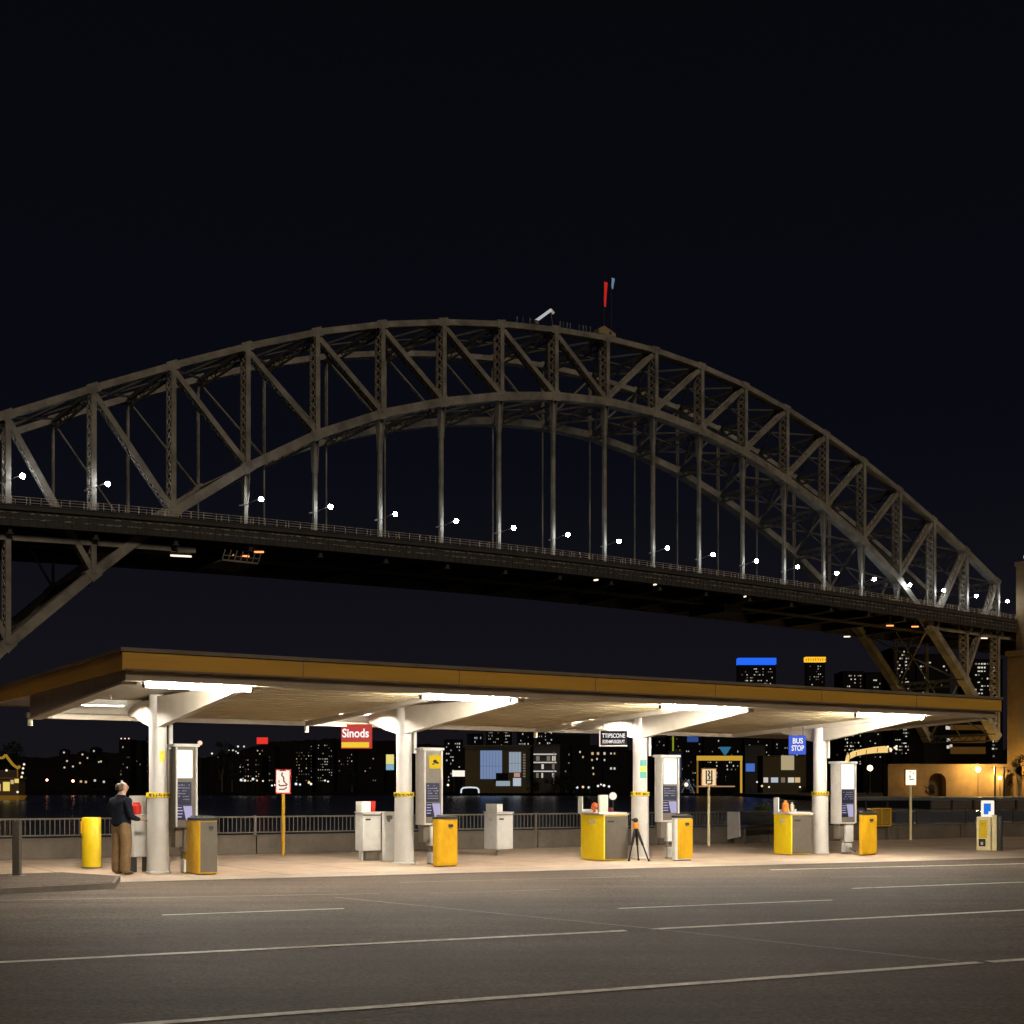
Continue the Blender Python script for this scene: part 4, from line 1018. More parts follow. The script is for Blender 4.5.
# abutment wall facing the harbour, lit by a floodlight
Yw = 452.0
aw = thing('abutment_wall', 'low sandstone foreshore wall with arches lit amber, below the right end of the bridge', 'wall', (X(952, Yw), Yw, -1.2))
hw = X(1016, Yw) - X(952, Yw); ht = Z(766, Yw) + 1.2
m = MB()
for a_, b_ in ((-hw, -8), (-2, 18), (24, hw)): m.box(a_, b_, 0, 6, 0, ht)
for a_ in (-8, 18):
    arc = [(a_, ht), (a_, 5)] + [(a_ + 3 - 3 * math.cos(math.pi * j / 8), 5 + 3 * math.sin(math.pi * j / 8)) for j in range(1, 8)] + [(a_ + 6, 5), (a_ + 6, ht)]
    m.wedge(arc[::-1], 0, 6)
m.obj('wall', stone, aw); MB().box(-hw, hw, -.4, 6.4, ht, ht + .7).obj('coping', stone, aw)
for a_ in (-8, 18): MB().box(a_, a_ + 6, 4, 4.5, 0, 8).obj('recess', stone, aw)
def shorelamp(px, py, Y, label, r_=.5, m_=lampwarm, en=0, col=(1, .6, .25), zg=-1.2):
    z = Z(py, Y); t = thing('street_lamp', label, 'lamp', (X(px, Y), Y, zg), 0, 'street lamps on the far shores')
    MB().cyl((0, 0, 0), (0, 0, z - zg - r_), .14, .09, 7).obj('pole', blackm, t); MB().sphere((0, 0, z - zg), r_, 6).obj('lamp_head', m_, t, True)
    return t
shorelamp(978, 769.5, 446, 'lamp shining on the sandstone wall below the bridge', .75, E('flood_amber', (1, .62, .18), 800))
shorelamp(1000, 778, 449, 'lower lamp near the right end of the sandstone wall', .5, E('flood_amber_low', (1, .62, .18), 500))
shorelamp(912, 779, 447, 'lamp in front of the left end of the sandstone wall', .45, E('flood_amber_left', (1, .55, .12), 120))
shorelamp(1010, 771, 474, 'floodlamp at the foot of the stone tower', .8, E('flood_tower', (1, .6, .15), 600))
shorelamp(870, 768, 420, 'single glowing amber street lamp between awning and bright pole sign', .9, lampwarm)
for px in (995, 1004):
    t = thing('mast', 'thin dark mast in front of the sandstone wall, %s of two' % ('left' if px == 995 else 'right'), 'mast', (X(px, 440), 440, -1.2), 0, 'dark masts'); MB().bar((0, 0, 0), (0, 0, 10), .5, .5).obj('shaft', blackm, t); MB().bar((-1.5, 0, 9.6), (1.5, 0, 9.6), .2, .2).obj('spar', blackm, t)
# terraced building behind
def rows(px0, px1, py0, py1, Y, dpth, name, label, m, bands=None, zg=-1.4, cat='building', group=None):
    x0, x1 = X(px0, Y), X(px1, Y); z1 = Z(py0, Y)
    t = thing(name, label, cat, ((x0 + x1) / 2, Y, zg), 0, group); w_ = (x1 - x0) / 2
    MB().box(-w_, w_, 0, dpth, 0, z1 - zg).obj('wall', m, t); MB().box(-w_ - .4, w_ + .4, -.4, dpth + .4, z1 - zg, z1 - zg + .6).obj('roof', m, t)
    return t, w_, z1 - zg
def wins(t, Y, zg, cx, lst, m, w=.9, h=1.2):          # list of px,py window centres on the front wall
    for px, py, *wh in lst:
        a, b = (wh + [None, None])[:2]; ww = (a or w) / 2; hh = (b or h) / 2
        x = X(px, Y) - cx; z = Z(py, Y) - zg; MB().box(x - ww, x + ww, -.12, -.01, z - hh, z + hh).obj('window', m if not isinstance(m, list) else random.choice(m), t)
t, w_, h_ = rows(924, 992, 716, 765, 520, 20, 'terraced_building', 'terraced tan building with long dark balconies seen through the bridge leg', bldg, None)
cxx = (X(924, 520) + X(992, 520)) / 2
for py0, py1 in ((725, 730), (736, 743), (747, 754)):
    MB().box(X(950, 520) - cxx, X(985, 520) - cxx, -.6, -.01, Z(py1, 520) + 1.4, Z(py0, 520) + 1.4).obj('balcony', mat('balcony_tan_glow', (.22, .14, .05), .8, emit=(.5, .28, .08), es=.05), t)  # tan balconies with a faint glow put in instead of lamplight
wins(t, 520, -1.4, cxx, [(947, 727.5), (949, 728, 2.5), (953, 727.5), (957, 728), (948, 740), (951, 741), (948, 747), (951, 746)], winw, 1.0, 1.2)

# ------------------------------------------------------------------ city
def building(px0, px1, ptop, Y, label, m=bldg, depth=25, cols_=6, rows_=6, lit=.3, mats=(winw, winy, wind, wind, winf), pbot=782, name='apartment_building', ww=.55, hh=.5, group='lit buildings across the water', zg=-1.4, margin=.08, pwt=None):
    t, w_, h_ = rows(px0, px1, ptop, 0, Y, depth, name, label, m, group=group, zg=zg)
    cols_ = round(cols_ * 1.35) if cols_ > 1 else 1; rows_ = round(rows_ * 1.3) if rows_ > 1 else 1; lit *= .9; made = 0
    zb = Z(pbot, Y) - zg; zt = Z((pwt or ptop + 2), Y) - zg; cw = 2 * w_ * (1 - 2 * margin) / cols_; rh = (zt - zb) / rows_
    for i in range(cols_):
        for j in range(rows_):
            if random.random() < lit and made < 98:
                made += 1
                cx = -w_ * (1 - 2 * margin) + (i + .5) * cw; cz = zb + (j + .5) * rh
                fw, fh = random.uniform(.45, 1.15) * ww, random.uniform(.5, 1.0) * hh; cx += random.uniform(-.12, .12) * cw
                MB().box(cx - cw * fw / 2, cx + cw * fw / 2, -.15, -.01, cz - rh * fh / 2, cz + rh * fh / 2).obj('window', random.choice(mats), t)
    return t
G3 = (winw, winw, winy, wind)
# two towers above the canopy roof
t = building(738, 776, 665.5, 1500, 'office tower with a bright blue crown above the canopy roof', depth=10, cols_=13, rows_=14, lit=.33, mats=(winw, winw, wind, wind), pbot=720, name='office_tower', ww=.8, hh=.4)
MB().box(X(738, 1500) - X(757, 1500), X(776, 1500) - X(757, 1500), -2, 11, Z(665, 1500) + 1.4 + .7, Z(658, 1500) + 1.4).obj('crown', bluem, t)
t = building(805.5, 825, 663, 1450, 'narrow dark office tower with a golden crown', depth=5, cols_=6, rows_=16, lit=.30, mats=(wind, wind, winw), pbot=720, name='office_tower', ww=.5, hh=.45)
o = MB(); 
w_ = X(825, 1450) - X(815.5, 1450)
o.rbox(-w_ - 1, w_ + 1, -2, 6, Z(662.5, 1450) + 1.4 + .7, Z(657, 1450) + 1.4, 1).obj('crown', goldm, t)
cr = MB()
for j in range(9): xx = -w_ + j * 2 * w_ / 8; cr.box(xx - .35, xx + .35, -2.3, -2.05, Z(661.5, 1450) + 2.1, Z(659 - random.random(), 1450) + 1.4)
cr.obj('crown_letters', dark, t)
# buildings behind the right leg of the bridge
building(843, 863, 672, 900, 'rounded office block with rows of lit windows left of the bridge leg', cols_=7, rows_=18, lit=.45, mats=(winw, winw, wind), pbot=755, ww=.7, hh=.45)
building(866, 882, 673, 980, 'office block with few lit windows behind the bridge leg', cols_=5, rows_=18, lit=.3, mats=(winw, wind, wind), pbot=755, ww=.7, hh=.45)
building(893, 915, 648, 820, 'taller office block with bright white floors behind the bridge leg', cols_=7, rows_=24, lit=.42, mats=(winw, winw, wind), pbot=755, ww=.75, hh=.5)
building(917, 950, 655, 900, 'wide dark office block with scattered lights behind the bridge leg', cols_=9, rows_=20, lit=.12, mats=(winw, wind, wind), pbot=755, ww=.7, hh=.45)
building(972, 1003, 660, 760, 'office block with stacked white floors beside the stone tower', cols_=7, rows_=20, lit=.45, mats=(winw, winw, wind), pbot=758, ww=.75, hh=.5)
# left shore
building(119, 131, 740, 1400, 'dark tower block with a row of red lamps on its roof', cols_=4, rows_=8, lit=.12, pbot=776)
t = thing('roof_lamps', 'row of red and white lamps along the far tower roof', 'lamp', (X(125, 1399), 1399, Z(740, 1400) + .6))
m_ = MB()
for k in range(3): m_.sphere((-4 + 4 * k, 0, .9), .75, 5)
m_.obj('lamp_row', E('rooflamp', (1, .6, .5), 1.5), t)
building(133, 142, 741, 1420, 'slim dark tower block right of the red lit one', cols_=3, rows_=8, lit=.08, pbot=776)
building(146, 155, 738, 1300, 'slim dark tower block left of the first column', cols_=3, rows_=9, lit=.25, pbot=776)
building(237, 262, 757, 1000, 'apartment block with two tall columns of lit windows behind the steaming cup sign', cols_=6, rows_=8, lit=.35, ww=.35, hh=.6)
t = building(252, 275, 747, 1150, 'hotel with a glowing red roof sign', cols_=6, rows_=8, lit=.2, ww=.4)
MB().box(-5.5, 4, -2, -1, Z(744, 1150) + 1.4, Z(737.5, 1150) + 1.4).obj('red_roof_sign', redl, t); mm = MB(); mm.box(-4, -3.6, -1.5, -1.2, Z(748, 1150) + 1.4, Z(744, 1150) + 1.4); mm.box(2, 2.4, -1.5, -1.2, Z(748, 1150) + 1.4, Z(744, 1150) + 1.4); mm.obj('sign_legs', blackm, t)
building(294, 314, 743, 1050, 'tall dark apartment block with two stripes of lit windows', cols_=5, rows_=9, lit=.42, ww=.34, hh=.4)
building(316, 334, 742, 1030, 'tall dark apartment block with dense white windows', cols_=5, rows_=11, lit=.52, ww=.34, hh=.4, mats=(winw, winw, wind))
building(337, 354, 751, 1040, 'lower apartment block with a few lit windows below the red sign', cols_=5, rows_=7, lit=.35, ww=.34, hh=.4)
building(362, 384, 752, 1100, 'dark apartment block behind the blade sign', cols_=5, rows_=7, lit=.1, ww=.34, hh=.4)
building(444, 462, 740, 1300, 'far office block with a lit top floor above the white sign board', cols_=5, rows_=9, lit=.22, ww=.6, hh=.5, mats=(winw, winc))
building(467, 483, 734, 1350, 'far office block with white windows above the blue lit warehouse', cols_=5, rows_=9, lit=.4, ww=.6, hh=.6, mats=(winw, winc))
building(486, 512, 729, 1400, 'wide far office tower above the warehouse', cols_=10, rows_=12, lit=.3, ww=.55, hh=.5, mats=(winw, wind, winc))
building(517, 534, 727, 1380, 'far office tower with cool lights left of the balconied block', cols_=6, rows_=12, lit=.32, mats=(winw, winc, wind))
building(537, 556, 726, 1350, 'far office tower with mixed lights above the balconied block', cols_=6, rows_=12, lit=.34, mats=(winw, winc, winy))
building(557, 590, 735, 1250, 'dark office block between balconied block and dark sign', cols_=9, rows_=10, lit=.12, mats=(winw, wind, winc))
t = building(572, 602, 746, 820, 'dark waterfront block with a few warm windows', cols_=1, rows_=1, lit=0)
wins(t, 820, -1.4, (X(572, 820) + X(602, 820)) / 2, [(580, 752), (583, 757), (592.5, 753.5, 1.4, 1.6), (598, 753.5, 1.4, 1.6), (592, 760, 1, 1.2), (597, 759), (593, 768), (593.5, 774)], [winy, winw])
t = building(603, 628, 748, 830, 'dark waterfront block with pairs of pale windows below the dark sign', cols_=1, rows_=1, lit=0)
wins(t, 830, -1.4, (X(603, 830) + X(628, 830)) / 2, [(604.5, 753.5, 1.3, 1.6), (611, 753.5), (614.5, 753.5), (604.5, 760), (611, 768.5, 1.2, 1.4), (614.5, 768.5, 1.2, 1.4)], [winw, winy])
building(655, 668, 738, 1150, 'dark slim block right of the third column', cols_=4, rows_=9, lit=.2)
t = building(669, 684, 735, 1100, 'dark block with a vertical green light strip', cols_=5, rows_=9, lit=.12)
MB().box(-3.6, -2.2, -.5, -.1, Z(753, 1100) + 1.4, Z(736, 1100) + 1.4).obj('green_light_strip', greenl, t)
t = building(684, 702, 733, 1120, 'office block with dim blue top floors', cols_=5, rows_=10, lit=.15, mats=(winc, wind)); MB().box(-5, 4.5, -.5, -.1, Z(742, 1120) + 1.4, Z(735.5, 1120) + 1.4).obj('blue_floor', E('dim_blue', (.1, .22, .8), .28), t)
building(704, 742, 737, 1150, 'wide dark block behind the yellow frame', cols_=11, rows_=9, lit=.16, mats=(winw, wind, winc))
building(744, 772, 738, 1200, 'dark office block with scattered lights left of the blue hanging sign', cols_=8, rows_=9, lit=.2, mats=(winw, wind))
building(774, 800, 737, 1250, 'dark office block behind the blue hanging sign', cols_=8, rows_=9, lit=.15, mats=(winw, winy, wind))
building(826, 892, 722, 900, 'broad dark hillside block above the amber awning', cols_=16, rows_=14, lit=.08, mats=(winw, winy, wind), pbot=765)
building(560, 575, 742, 1000, 'slim dark block beside the balconied block', cols_=3, rows_=7, lit=.2)

# waterfront warehouse
Yw2 = 815
t, w_, h_ = rows(465, 533, 746, 785, Yw2, 30, 'warehouse', 'olive waterfront warehouse with two large blue lit wall panels', bldgo)
cc = (X(465, Yw2) + X(533, Yw2)) / 2
bxp = lambda a, b, c_, d, off=.3: MB().box(X(a, Yw2) - cc, X(b, Yw2) - cc, -off, -.01, Z(d, Yw2) + 1.4, Z(c_, Yw2) + 1.4)
bxp(480.3, 502, 750.5, 779).obj('blue_panel', bluepan, t); bxp(509, 521, 752, 772.5).obj('pale_panel', palepan, t); bxp(526.5, 533, 746.5, 784).obj('grey_bay', bldg2, t); bxp(465, 533, 746, 750, .35).obj('parapet', bldg2, t)
for a_, b_, c_, d_3, n_ in ((480.3, 502, 750.5, 779, 7), (509, 521, 752, 772.5, 4)):
    g_ = MB(); x0_, x1_ = X(a_, Yw2) - cc, X(b_, Yw2) - cc; z0_, z1_ = Z(d_3, Yw2) + 1.4, Z(c_, Yw2) + 1.4
    for j in range(n_ + 1): xx = x0_ + (x1_ - x0_) * j / n_; g_.box(xx - .1, xx + .1, -.55, -.31, z0_, z1_)
    for j in (0, .45, 1): zz = z0_ + (z1_ - z0_) * j; g_.box(x0_, x1_, -.5, -.32, zz - .12, zz + .12)
    g_.obj('mullions', E('mullion_glow%d' % n_, (.22, .30, .5), .35), t)  # mullions given a blue glow to look lit with the panels
m_ = MB()
for j in range(9): yy = 754 + j * 2.7; m_.box(X(523, Yw2) - cc, X(525.5, Yw2) - cc, -.4, -.05, Z(yy + 1.5, Yw2) + 1.4, Z(yy, Yw2) + 1.4)
m_.obj('stair_windows', wind, t)
bxp(496, 508, 773, 780, 3).obj('porch', bldg, t); bxp(514, 520, 773, 777, .5).obj('lit_doorway', E('warm_door', (1, .5, .35), .5), t); bxp(513, 521, 778, 786, .5).obj('lit_doorway', winc, t); bxp(496, 510, 781, 786, .5).obj('lit_doorway', palepan, t)
t = thing('signboard', 'white glowing sign board on the quay left of the warehouse', 'sign', (X(458.5, 800), 800, -1.4)); m_ = MB(); m_.box(-3.8, 3.8, 0, .5, Z(776.5, 800) + 1.4, Z(770.5, 800) + 1.4); m_.obj('board', signw, t); m_ = MB(); m_.box(-3, -2.6, .1, .4, 0, Z(776.5, 800) + 1.4); m_.box(2.6, 3, .1, .4, 0, Z(776.5, 800) + 1.4); m_.obj('legs', blackm, t)
t = thing('lit_arch', 'low white lit arch on the quay in front of the warehouse', 'arch', (X(470, 795), 795, -1.4)); m_ = MB()
pa_ = [(-5.4, 0), (-5.2, 2.2), (-4, 3.2), (0, 3.5), (4, 3.2), (5.2, 2.2), (5.4, 0)]
for a_, b_ in zip(pa_, pa_[1:]): m_.bar((a_[0], 0, a_[1]), (b_[0], 0, b_[1]), .9, .8)
m_.obj('light_band', E('arch_white', (.85, .92, 1), .8), t); MB().box(-4.6, 4.6, .5, 3, 0, 2.6).obj('back_wall', bldg, t)
# balconied block
t, w_, h_ = rows(533.5, 560, 745.5, 785, 810, 22, 'balcony_building', 'grey waterfront block with white lit balconies', bldg2)
cc = (X(533.5, 810) + X(560, 810)) / 2
for yy in (754, 762.2, 771):
    MB().box(-w_, w_ * .72, -2.2, -.01, Z(yy + .9, 810) + 1.4, Z(yy - .3, 810) + 1.4).obj('balcony', E('balcony_light', (1, .95, .9), .55), t)
    for j in range(4):
        if random.random() < .85: xx = -w_ * .8 + j * w_ * .4; MB().box(xx, xx + w_ * random.uniform(.12, .28), -.2, -.01, Z(yy + 6.8, 810) + 1.4, Z(yy + 2, 810) + 1.4).obj('window', random.choice((winw, wind, wind)), t)
MB().box(w_ * .50, w_ * .56, -2.4, -2.2, Z(785, 810) + 1.4, Z(752, 810) + 1.4).obj('mast_post', klite, t)
# blue topped shed, framed structure etc.
t, w_, h_ = rows(668.5, 682, 752, 785, 800, 15, 'blue_shed', 'tall shed with a dim blue lit front', bldg2); MB().box(-w_ * .8, w_ * .85, -.3, -.01, Z(778, 800) + 1.4, Z(754, 800) + 1.4).obj('blue_front', E('dusk_blue', (.08, .13, .30), .5), t)
t = thing('lit_sculpture', 'tangle of white lit struts beside the blue shed', 'sculpture', (X(688, 795), 795, -1.4)); m_ = MB()
for k in range(26): a_ = Vector((random.uniform(-4.5, 4.5), random.uniform(-1, 1), random.uniform(.3, 9))); m_.bar(a_, a_ + Vector((random.uniform(-2, 2), random.uniform(-1, 1), random.uniform(-3, 2.))), .22, .22)
m_.bar((-4, 0, 0), (0, 0, 8), .3, .3); m_.bar((4, 0, 0), (0, 0, 8), .3, .3); m_.obj('struts', E('dim_white', (.6, .65, .7), .22), t); MB().sphere((-1.2, -1.2, 5.1), 1.3, 6).obj('lamp', signw, t)
Yf = 780; t = thing('portal_gateway', 'large yellow lit portal frame on the far quay right of the third column', 'frame', (X(720, Yf), Yf, -1.4)); fx = lambda a: X(a, Yf) - X(720, Yf); fz = lambda a: Z(a, Yf) + 1.4
MB().box(fx(697), fx(742.5), 0, 1.5, fz(760.5), fz(755.8)).obj('top_beam', framey, t); MB().box(fx(697), fx(698.4), .2, 1.2, 0, fz(760.6)).obj('post', E('dim_frame', (1, .5, .08), .22), t); MB().box(fx(740.5), fx(742.3), .2, 1.2, 0, fz(760.6)).obj('post', framey, t); MB().box(fx(698.5), fx(735), .2, 1, fz(787), fz(785.8)).obj('sill', E('dim_frame2', (1, .6, .3), .4), t)
t = thing('lit_cone', 'cyan lit inverted cone above the yellow frame', 'lamp', (X(725, 900), 900, -1.4)); m_ = MB(); m_.cyl((0, 0, Z(755, 900) + 1.4), (0, 0, Z(747, 900) + 1.4), .6, 4.2, 8); m_.obj('cone', cyan, t); MB().cyl((0, 0, 0), (0, 0, Z(755, 900) + 1.4), .4, n=7).obj('mast', blackm, t)
t, w_, h_ = rows(745, 765, 746, 785, 860, 16, 'grey_block', 'grey block with a round blue sign right of the yellow frame', bldg2); MB().rbox(-w_ * .92, w_ * -.05, -.5, -.01, Z(771.5, 860) + 1.4, Z(763.5, 860) + 1.4, .8).obj('blue_sign', E('blue_sign_glow', (.10, .25, .85), .6), t)
t, w_, h_ = rows(763, 806, 756.5, 785, 800, 18, 'tan_hall', 'low tan hall with a cream lit panel and bright shopfronts', bldgo); cc = X(784.5, 800)
MB().rbox(X(781, 800) - cc, X(794, 800) - cc, -.6, -.01, Z(770, 800) + 1.4, Z(755.5, 800) + 1.4, .25).obj('cream_panel', creampan, t)
for a_, b_, m_ in ((763.5, 768, winw), (771, 778, winc), (781, 785, wind), (788, 794, winw), (795, 800, winy)): MB().box(X(a_, 800) - cc, X(b_, 800) - cc, -.4, -.01, Z(782.5, 800) + 1.4, Z(777.5, 800) + 1.4).obj('shopfront', m_, t)
# amber awning
t = thing('curved_awning', 'long curved awning glowing amber right of the fourth column', 'awning', (X(868, 560), 560, -1.4)); fx = lambda a: X(a, 560) - X(868, 560); fz = lambda a: Z(a, 560) + 1.4
pa_ = [(848, 763), (849.5, 757.5), (856, 754), (866, 751.8), (877, 750.3), (888, 749.6)]; m_ = MB(); vs = []
for (a_, b_), th in zip(pa_, (2, 3.5, 4.2, 4.4, 5.2, 6)):
    vs += [(fx(a_), 0, fz(b_ + th / 2)), (fx(a_), 0, fz(b_ - th / 2)), (fx(a_), 5, fz(b_ - th / 2 - 1)), (fx(a_), 5, fz(b_ + th / 2 - 1))]
m_.add(vs, [(4 * i + j, 4 * i + (j + 1) % 4, 4 * i + 4 + (j + 1) % 4, 4 * i + 4 + j) for i in range(5) for j in range(4)] + [(0, 1, 2, 3), (23, 22, 21, 20)]); m_.obj('fabric', awnm, t)
m_ = MB()
for (a_, b_) in pa_[1:]: m_.bar((fx(a_) , -.2, fz(b_ + 2)), (fx(a_) + .2, -.2, fz(b_ - 2)), .3, .2)
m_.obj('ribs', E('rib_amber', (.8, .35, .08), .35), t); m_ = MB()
for a_ in (850, 868, 886): m_.box(fx(a_) - .2, fx(a_) + .2, 1, 1.4, 0, fz(753))
m_.obj('posts', blackm, t)
t = thing('lamp_cluster', 'cluster of bright white bulbs at the right end of the amber awning', 'lamp', (X(892.5, 560), 560, -1.4)); m_ = MB()
for k in range(9): m_.sphere((random.uniform(-2, 2), 0, Z(749, 560) + 1.4 + random.uniform(-1.5, 1.7)), .5, 5)
m_.obj('bulbs', E('bulb_cluster', (1, .85, .6), 1.1), t); MB().cyl((0, 0, 0), (0, 0, Z(747, 560) + 1.4), .2, n=6).obj('pole', blackm, t)
# river barge at the right, long low roofs
t = thing('jetty', 'long low dark jetty roof on the water right of the fourth column', 'jetty', (X(925, 240), 240, WZ), math.radians(3)); MB().box(-16, 34, 0, 9, 2.4, 2.9).obj('roof', mat('jetty_roof', (.09, .10, .115), .35, noise=.3, nscale=.3), t); m_ = MB()
for k in range(-15, 34, 4): m_.box(k, k + .35, .3, .65, -1, 2.4)
m_.obj('piles', blackm, t)

# ferry on the left edge
Yf = 520; t = thing('ferry', 'ferry with warm yellow lit decks cut by the left edge', 'boat', (X(-8, Yf), Yf, WZ)); fx = lambda a: X(a, Yf) - X(-8, Yf); fz = lambda a: Z(a, Yf) - WZ
hullm = mat('ferry_hull_glow', (.30, .17, .03), .6, emit=(.8, .42, .05), es=.10); wl = E('ferry_light', (1, .75, .18), .8)  # hull colour carries a faint glow in place of deck light
MB().add([(fx(-60), -4, fz(795.5)), (fx(23.5), -4, fz(795.5)), (fx(24), 0, fz(795.5)), (fx(23.5), 4, fz(795.5)), (fx(-60), 4, fz(795.5)), (fx(-58), -3, -.5), (fx(21), -3, -.5), (fx(22), 0, -.5), (fx(21), 3, -.5), (fx(-58), 3, -.5)], [(0, 1, 2, 3, 4), (5, 6, 7, 8, 9), (0, 1, 6, 5), (1, 2, 7, 6), (2, 3, 8, 7), (3, 4, 9, 8), (4, 0, 5, 9)]).obj('hull', hullm, t)
MB().box(fx(-55), fx(22), -3.4, 3.4, fz(795.4), fz(779)).obj('cabin', mat('cabin_dark', (.10, .06, .03), .7), t)
for a_, b_, c_, d_2, m_ in ((-20, -10, 783, 791, winy), (-5, 4, 784, 791, winy), (6.5, 13, 782, 791, wl), (14, 17, 780, 784, winy), (18, 22, 778, 783, wl)): MB().box(fx(a_), fx(b_), -3.6, -3.41, fz(d_2), fz(c_)).obj('window', m_, t)
MB().box(fx(-58), fx(23), -4, 4, fz(778.9), fz(777.5)).obj('upper_deck', mat('deckpaint', (.2, .12, .03), .7), t)
MB().box(fx(-50), fx(20), -2.6, 2.6, fz(777.4), fz(770)).obj('wheelhouse', mat('wheelhouse_dark', (.05, .03, .02), .7), t)
m_ = MB(); pa_ = [(-12, 758.5), (6, 758), (8.5, 755), (12, 760), (16, 765), (21, 768.5), (22.5, 766)]
for a_, b_ in zip(pa_, pa_[1:]): m_.bar((fx(a_[0]), -3, fz(a_[1])), (fx(b_[0]), -3, fz(b_[1])), .9, .6)
m_.obj('davit_arm', E('davit_glow', (.9, .5, .05), .35), t); m_ = MB(); m_.box(fx(-12), fx(-11), -3.2, -2.8, fz(770), fz(758)); m_.box(fx(20), fx(20.8), -3.2, -2.8, fz(777), fz(768)); m_.obj('davit_posts', hullm, t)  # davit arm glows by itself to look lit; it is no lamp
m_ = MB()
for a_, b_ in ((10, 770.5), (26.5, 768.5), (27.5, 764.5), (26, 773), (25, 777), (21, 792)): m_.sphere((fx(a_), -3.6, fz(b_)), .45, 5)
m_.obj('deck_lamps', E('decklamp', (1, .85, .6), 1.1), t)

# trees on the far shores (each with a gappy crown of leaf clumps)
trs = [(6, 742, 1000, 8), (17, 745, 1010, 7), (222, 743, 950, 7), (232, 748, 960, 5), (352, 770, 900, 5), (536, 780, 790, 4), (556, 776, 790, 5), (566, 774, 792, 5), (574, 778, 790, 4), (1019, 757, 430, 3.2), (930, 786, 440, 2), (830, 783, 780, 4), (812, 782, 790, 4), (640, 780, 800, 4), (590, 781, 790, 3)]
for i, (px, py, Y, rad) in enumerate(trs):
    nm_ = 'tree'; where = ('dark leafy tree behind the ferry, left of two', 'dark leafy tree behind the ferry, right of two', 'tall dark tree left of the twin column apartment block', 'shorter dark tree beside the tall one on the left shore', 'dark tree below the red hanging sign', 'small dark tree in front of the balconied block, leftmost', 'dark tree under the balconies', 'dark tree right of the balconied block', 'small dark tree by the warm windowed block', 'black tree silhouette at the foot of the stone tower', 'small bush before the sandstone wall arch', 'dark tree just right of the fourth column', 'dark tree just left of the fourth column', 'dark tree behind the third column', 'small dark tree left of the white serving tray')[i]
    shrub(nm_, where, (X(px, Y), Y, -1.3), rad, Z(py, Y) + 1.3, 700, leafd, rad * .11, (Z(py, Y) + 1.3) * .3, 'tree', 'dark trees on the far shores')
# shore lamps
sl_ = [(47, 780, 860, lampwarm, .8, 'reddish lamp on the left shore, left of two'), (73, 781, 860, lampwarm, .9, 'reddish lamp on the left shore, right of two')]
for a in sl_: shorelamp(a[0], a[1], a[2], a[5], a[4], E('lamp_red', (1, .35, .2), 8), zg=-1.4)
sw = [(64, 752.5), (67, 761), (64.5, 767.5), (80, 763), (87.5, 758), (73, 766.5), (82.5, 754.5), (99, 762), (95, 780.5), (81, 781.5), (86, 782), (104, 781.8), (108, 781), (94, 751), (101, 761.5), (122, 781.5)]
hs = None
for i, (px, py) in enumerate(sw):
    Y = 1150 if py < 778 else 870; z = Z(py, Y); zg = -1.4
    t = thing('house', 'tiny dark house with one lit window on the dark left shore', 'house', (X(px, Y), Y, z - 2.4), random.uniform(-.3, .3), 'tiny lit houses on the left shore')
    MB().box(-4, 4, -.1, 7, -1, 4).obj('wall', bldg, t); MB().wedge([(-4.4, 4), (4.4, 4), (0, 6)], -.5, 7.5).obj('roof', bldg, t)
    MB().box(-.7, .7, -.25, -.11, 1.7, 3.1).obj('window', random.choice((winw, winy, winw)), t)
wl2 = [(241, 780), (245, 780.5), (253, 779), (257, 780.5), (263, 781), (272, 785.5), (275, 785), (296, 784), (300, 784.5), (309, 782.5), (311, 784), (325, 780.5), (328, 781.5), (229, 750), (233, 750.5), (236, 751.5), (238, 746.5), (244, 746.5), (238, 753), (218, 757.5), (212, 753.5), (577, 787.5), (583, 787), (589, 787.5), (598, 786), (601, 784.5), (604, 785.5), (609, 786.5), (448, 785), (762, 786), (757, 782), (769, 787), (800, 787), (905, 754), (912, 740), (918, 738), (898, 735)]
for i, (px, py) in enumerate(wl2):
    Y = 790 if py > 778 else 1000
    t = shorelamp(px, py, Y, 'small white lamp among the buildings on the far shore', random.uniform(.45, .8), random.choice((E('lw%d' % i, (1, .9, .75), 1.1), E('lc%d' % i, (.85, .9, 1), 1.), E('ly%d' % i, (1, .7, .35), 1.))), zg=-1.4)
    t['group'] = 'small white lamps on the far shore'
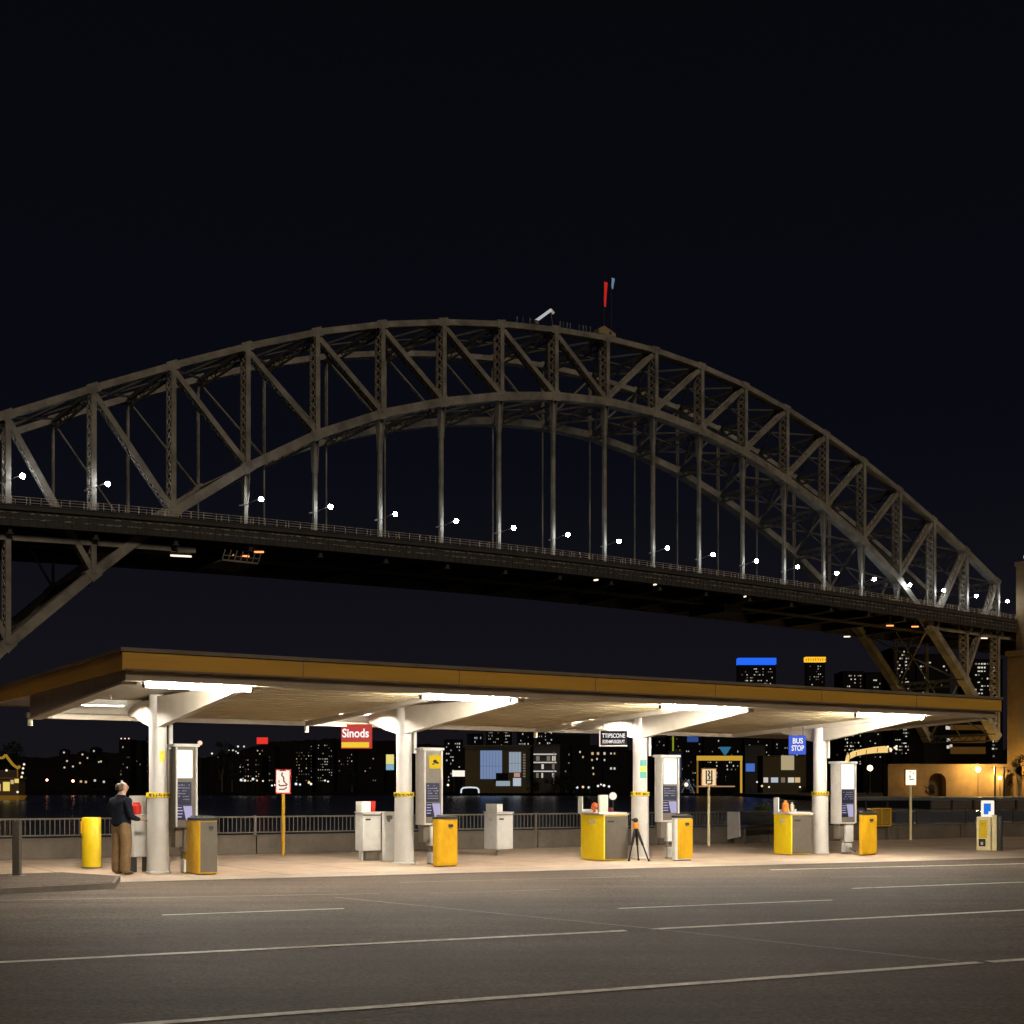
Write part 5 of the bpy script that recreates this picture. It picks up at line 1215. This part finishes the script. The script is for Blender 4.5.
for px, py, lb in ((200, 743, 'round pale lamp seen just right of the first kiosk top'),):
    shorelamp(px, py, 300, lb, .55, E('lamp_pinkish', (1, .62, .45), 1.3))

# ------------------------------------------------------------------ sky, light, camera
wd = bpy.data.worlds.new("World"); bpy.context.scene.world = wd; wd.use_nodes = True; nt = wd.node_tree
bg = nt.nodes['Background']; tc = nt.nodes.new('ShaderNodeTexCoord'); sx = nt.nodes.new('ShaderNodeSeparateXYZ'); rp = nt.nodes.new('ShaderNodeValToRGB')
nt.links.new(tc.outputs['Generated'], sx.inputs[0]); nt.links.new(sx.outputs['Z'], rp.inputs[0]); nt.links.new(rp.outputs[0], bg.inputs['Color'])
e = rp.color_ramp.elements; e[0].position = 0.0; e[0].color = (.0085, .0076, .0100, 1); e[1].position = .55; e[1].color = (.0020, .0024, .0036, 1)
x = e.new(.12); x.color = (.0056, .0054, .0084, 1); x = e.new(.25); x.color = (.0027, .0031, .0060, 1)
bg.inputs['Strength'].default_value = 1.0
sun = bpy.data.lights.new('night_glow', 'SUN'); sun.energy = .85; sun.angle = math.radians(12); sun.color = (1, .82, .62)
so = bpy.data.objects.new('night_glow', sun); C.objects.link(so)
el, az = math.radians(30), math.radians(22)          # light comes from behind the camera, a little to the right
d = Vector((-math.sin(az) * math.cos(el), math.cos(az) * math.cos(el), -math.sin(el)))
so.rotation_euler = d.to_track_quat('-Z', 'Y').to_euler()

cam = bpy.data.cameras.new('camera'); co = bpy.data.objects.new('camera', cam); C.objects.link(co)
co.location = (0, 0, H); co.rotation_euler = (math.radians(90), 0, 0)
cam.sensor_width = 36; cam.sensor_fit = 'HORIZONTAL'; cam.lens = 36 * F / 1024; cam.shift_x = 0; cam.shift_y = (HY - 512) / 1024
cam.clip_start = .1; cam.clip_end = 8000
sc = bpy.context.scene; sc.camera = co
sc.view_settings.view_transform = 'Standard'; sc.view_settings.look = 'None'; sc.view_settings.exposure = 0; sc.view_settings.gamma = 1
sc.cycles.use_denoising = True
sc.cycles.sample_clamp_indirect = 6
sc.cycles.max_bounces = 6
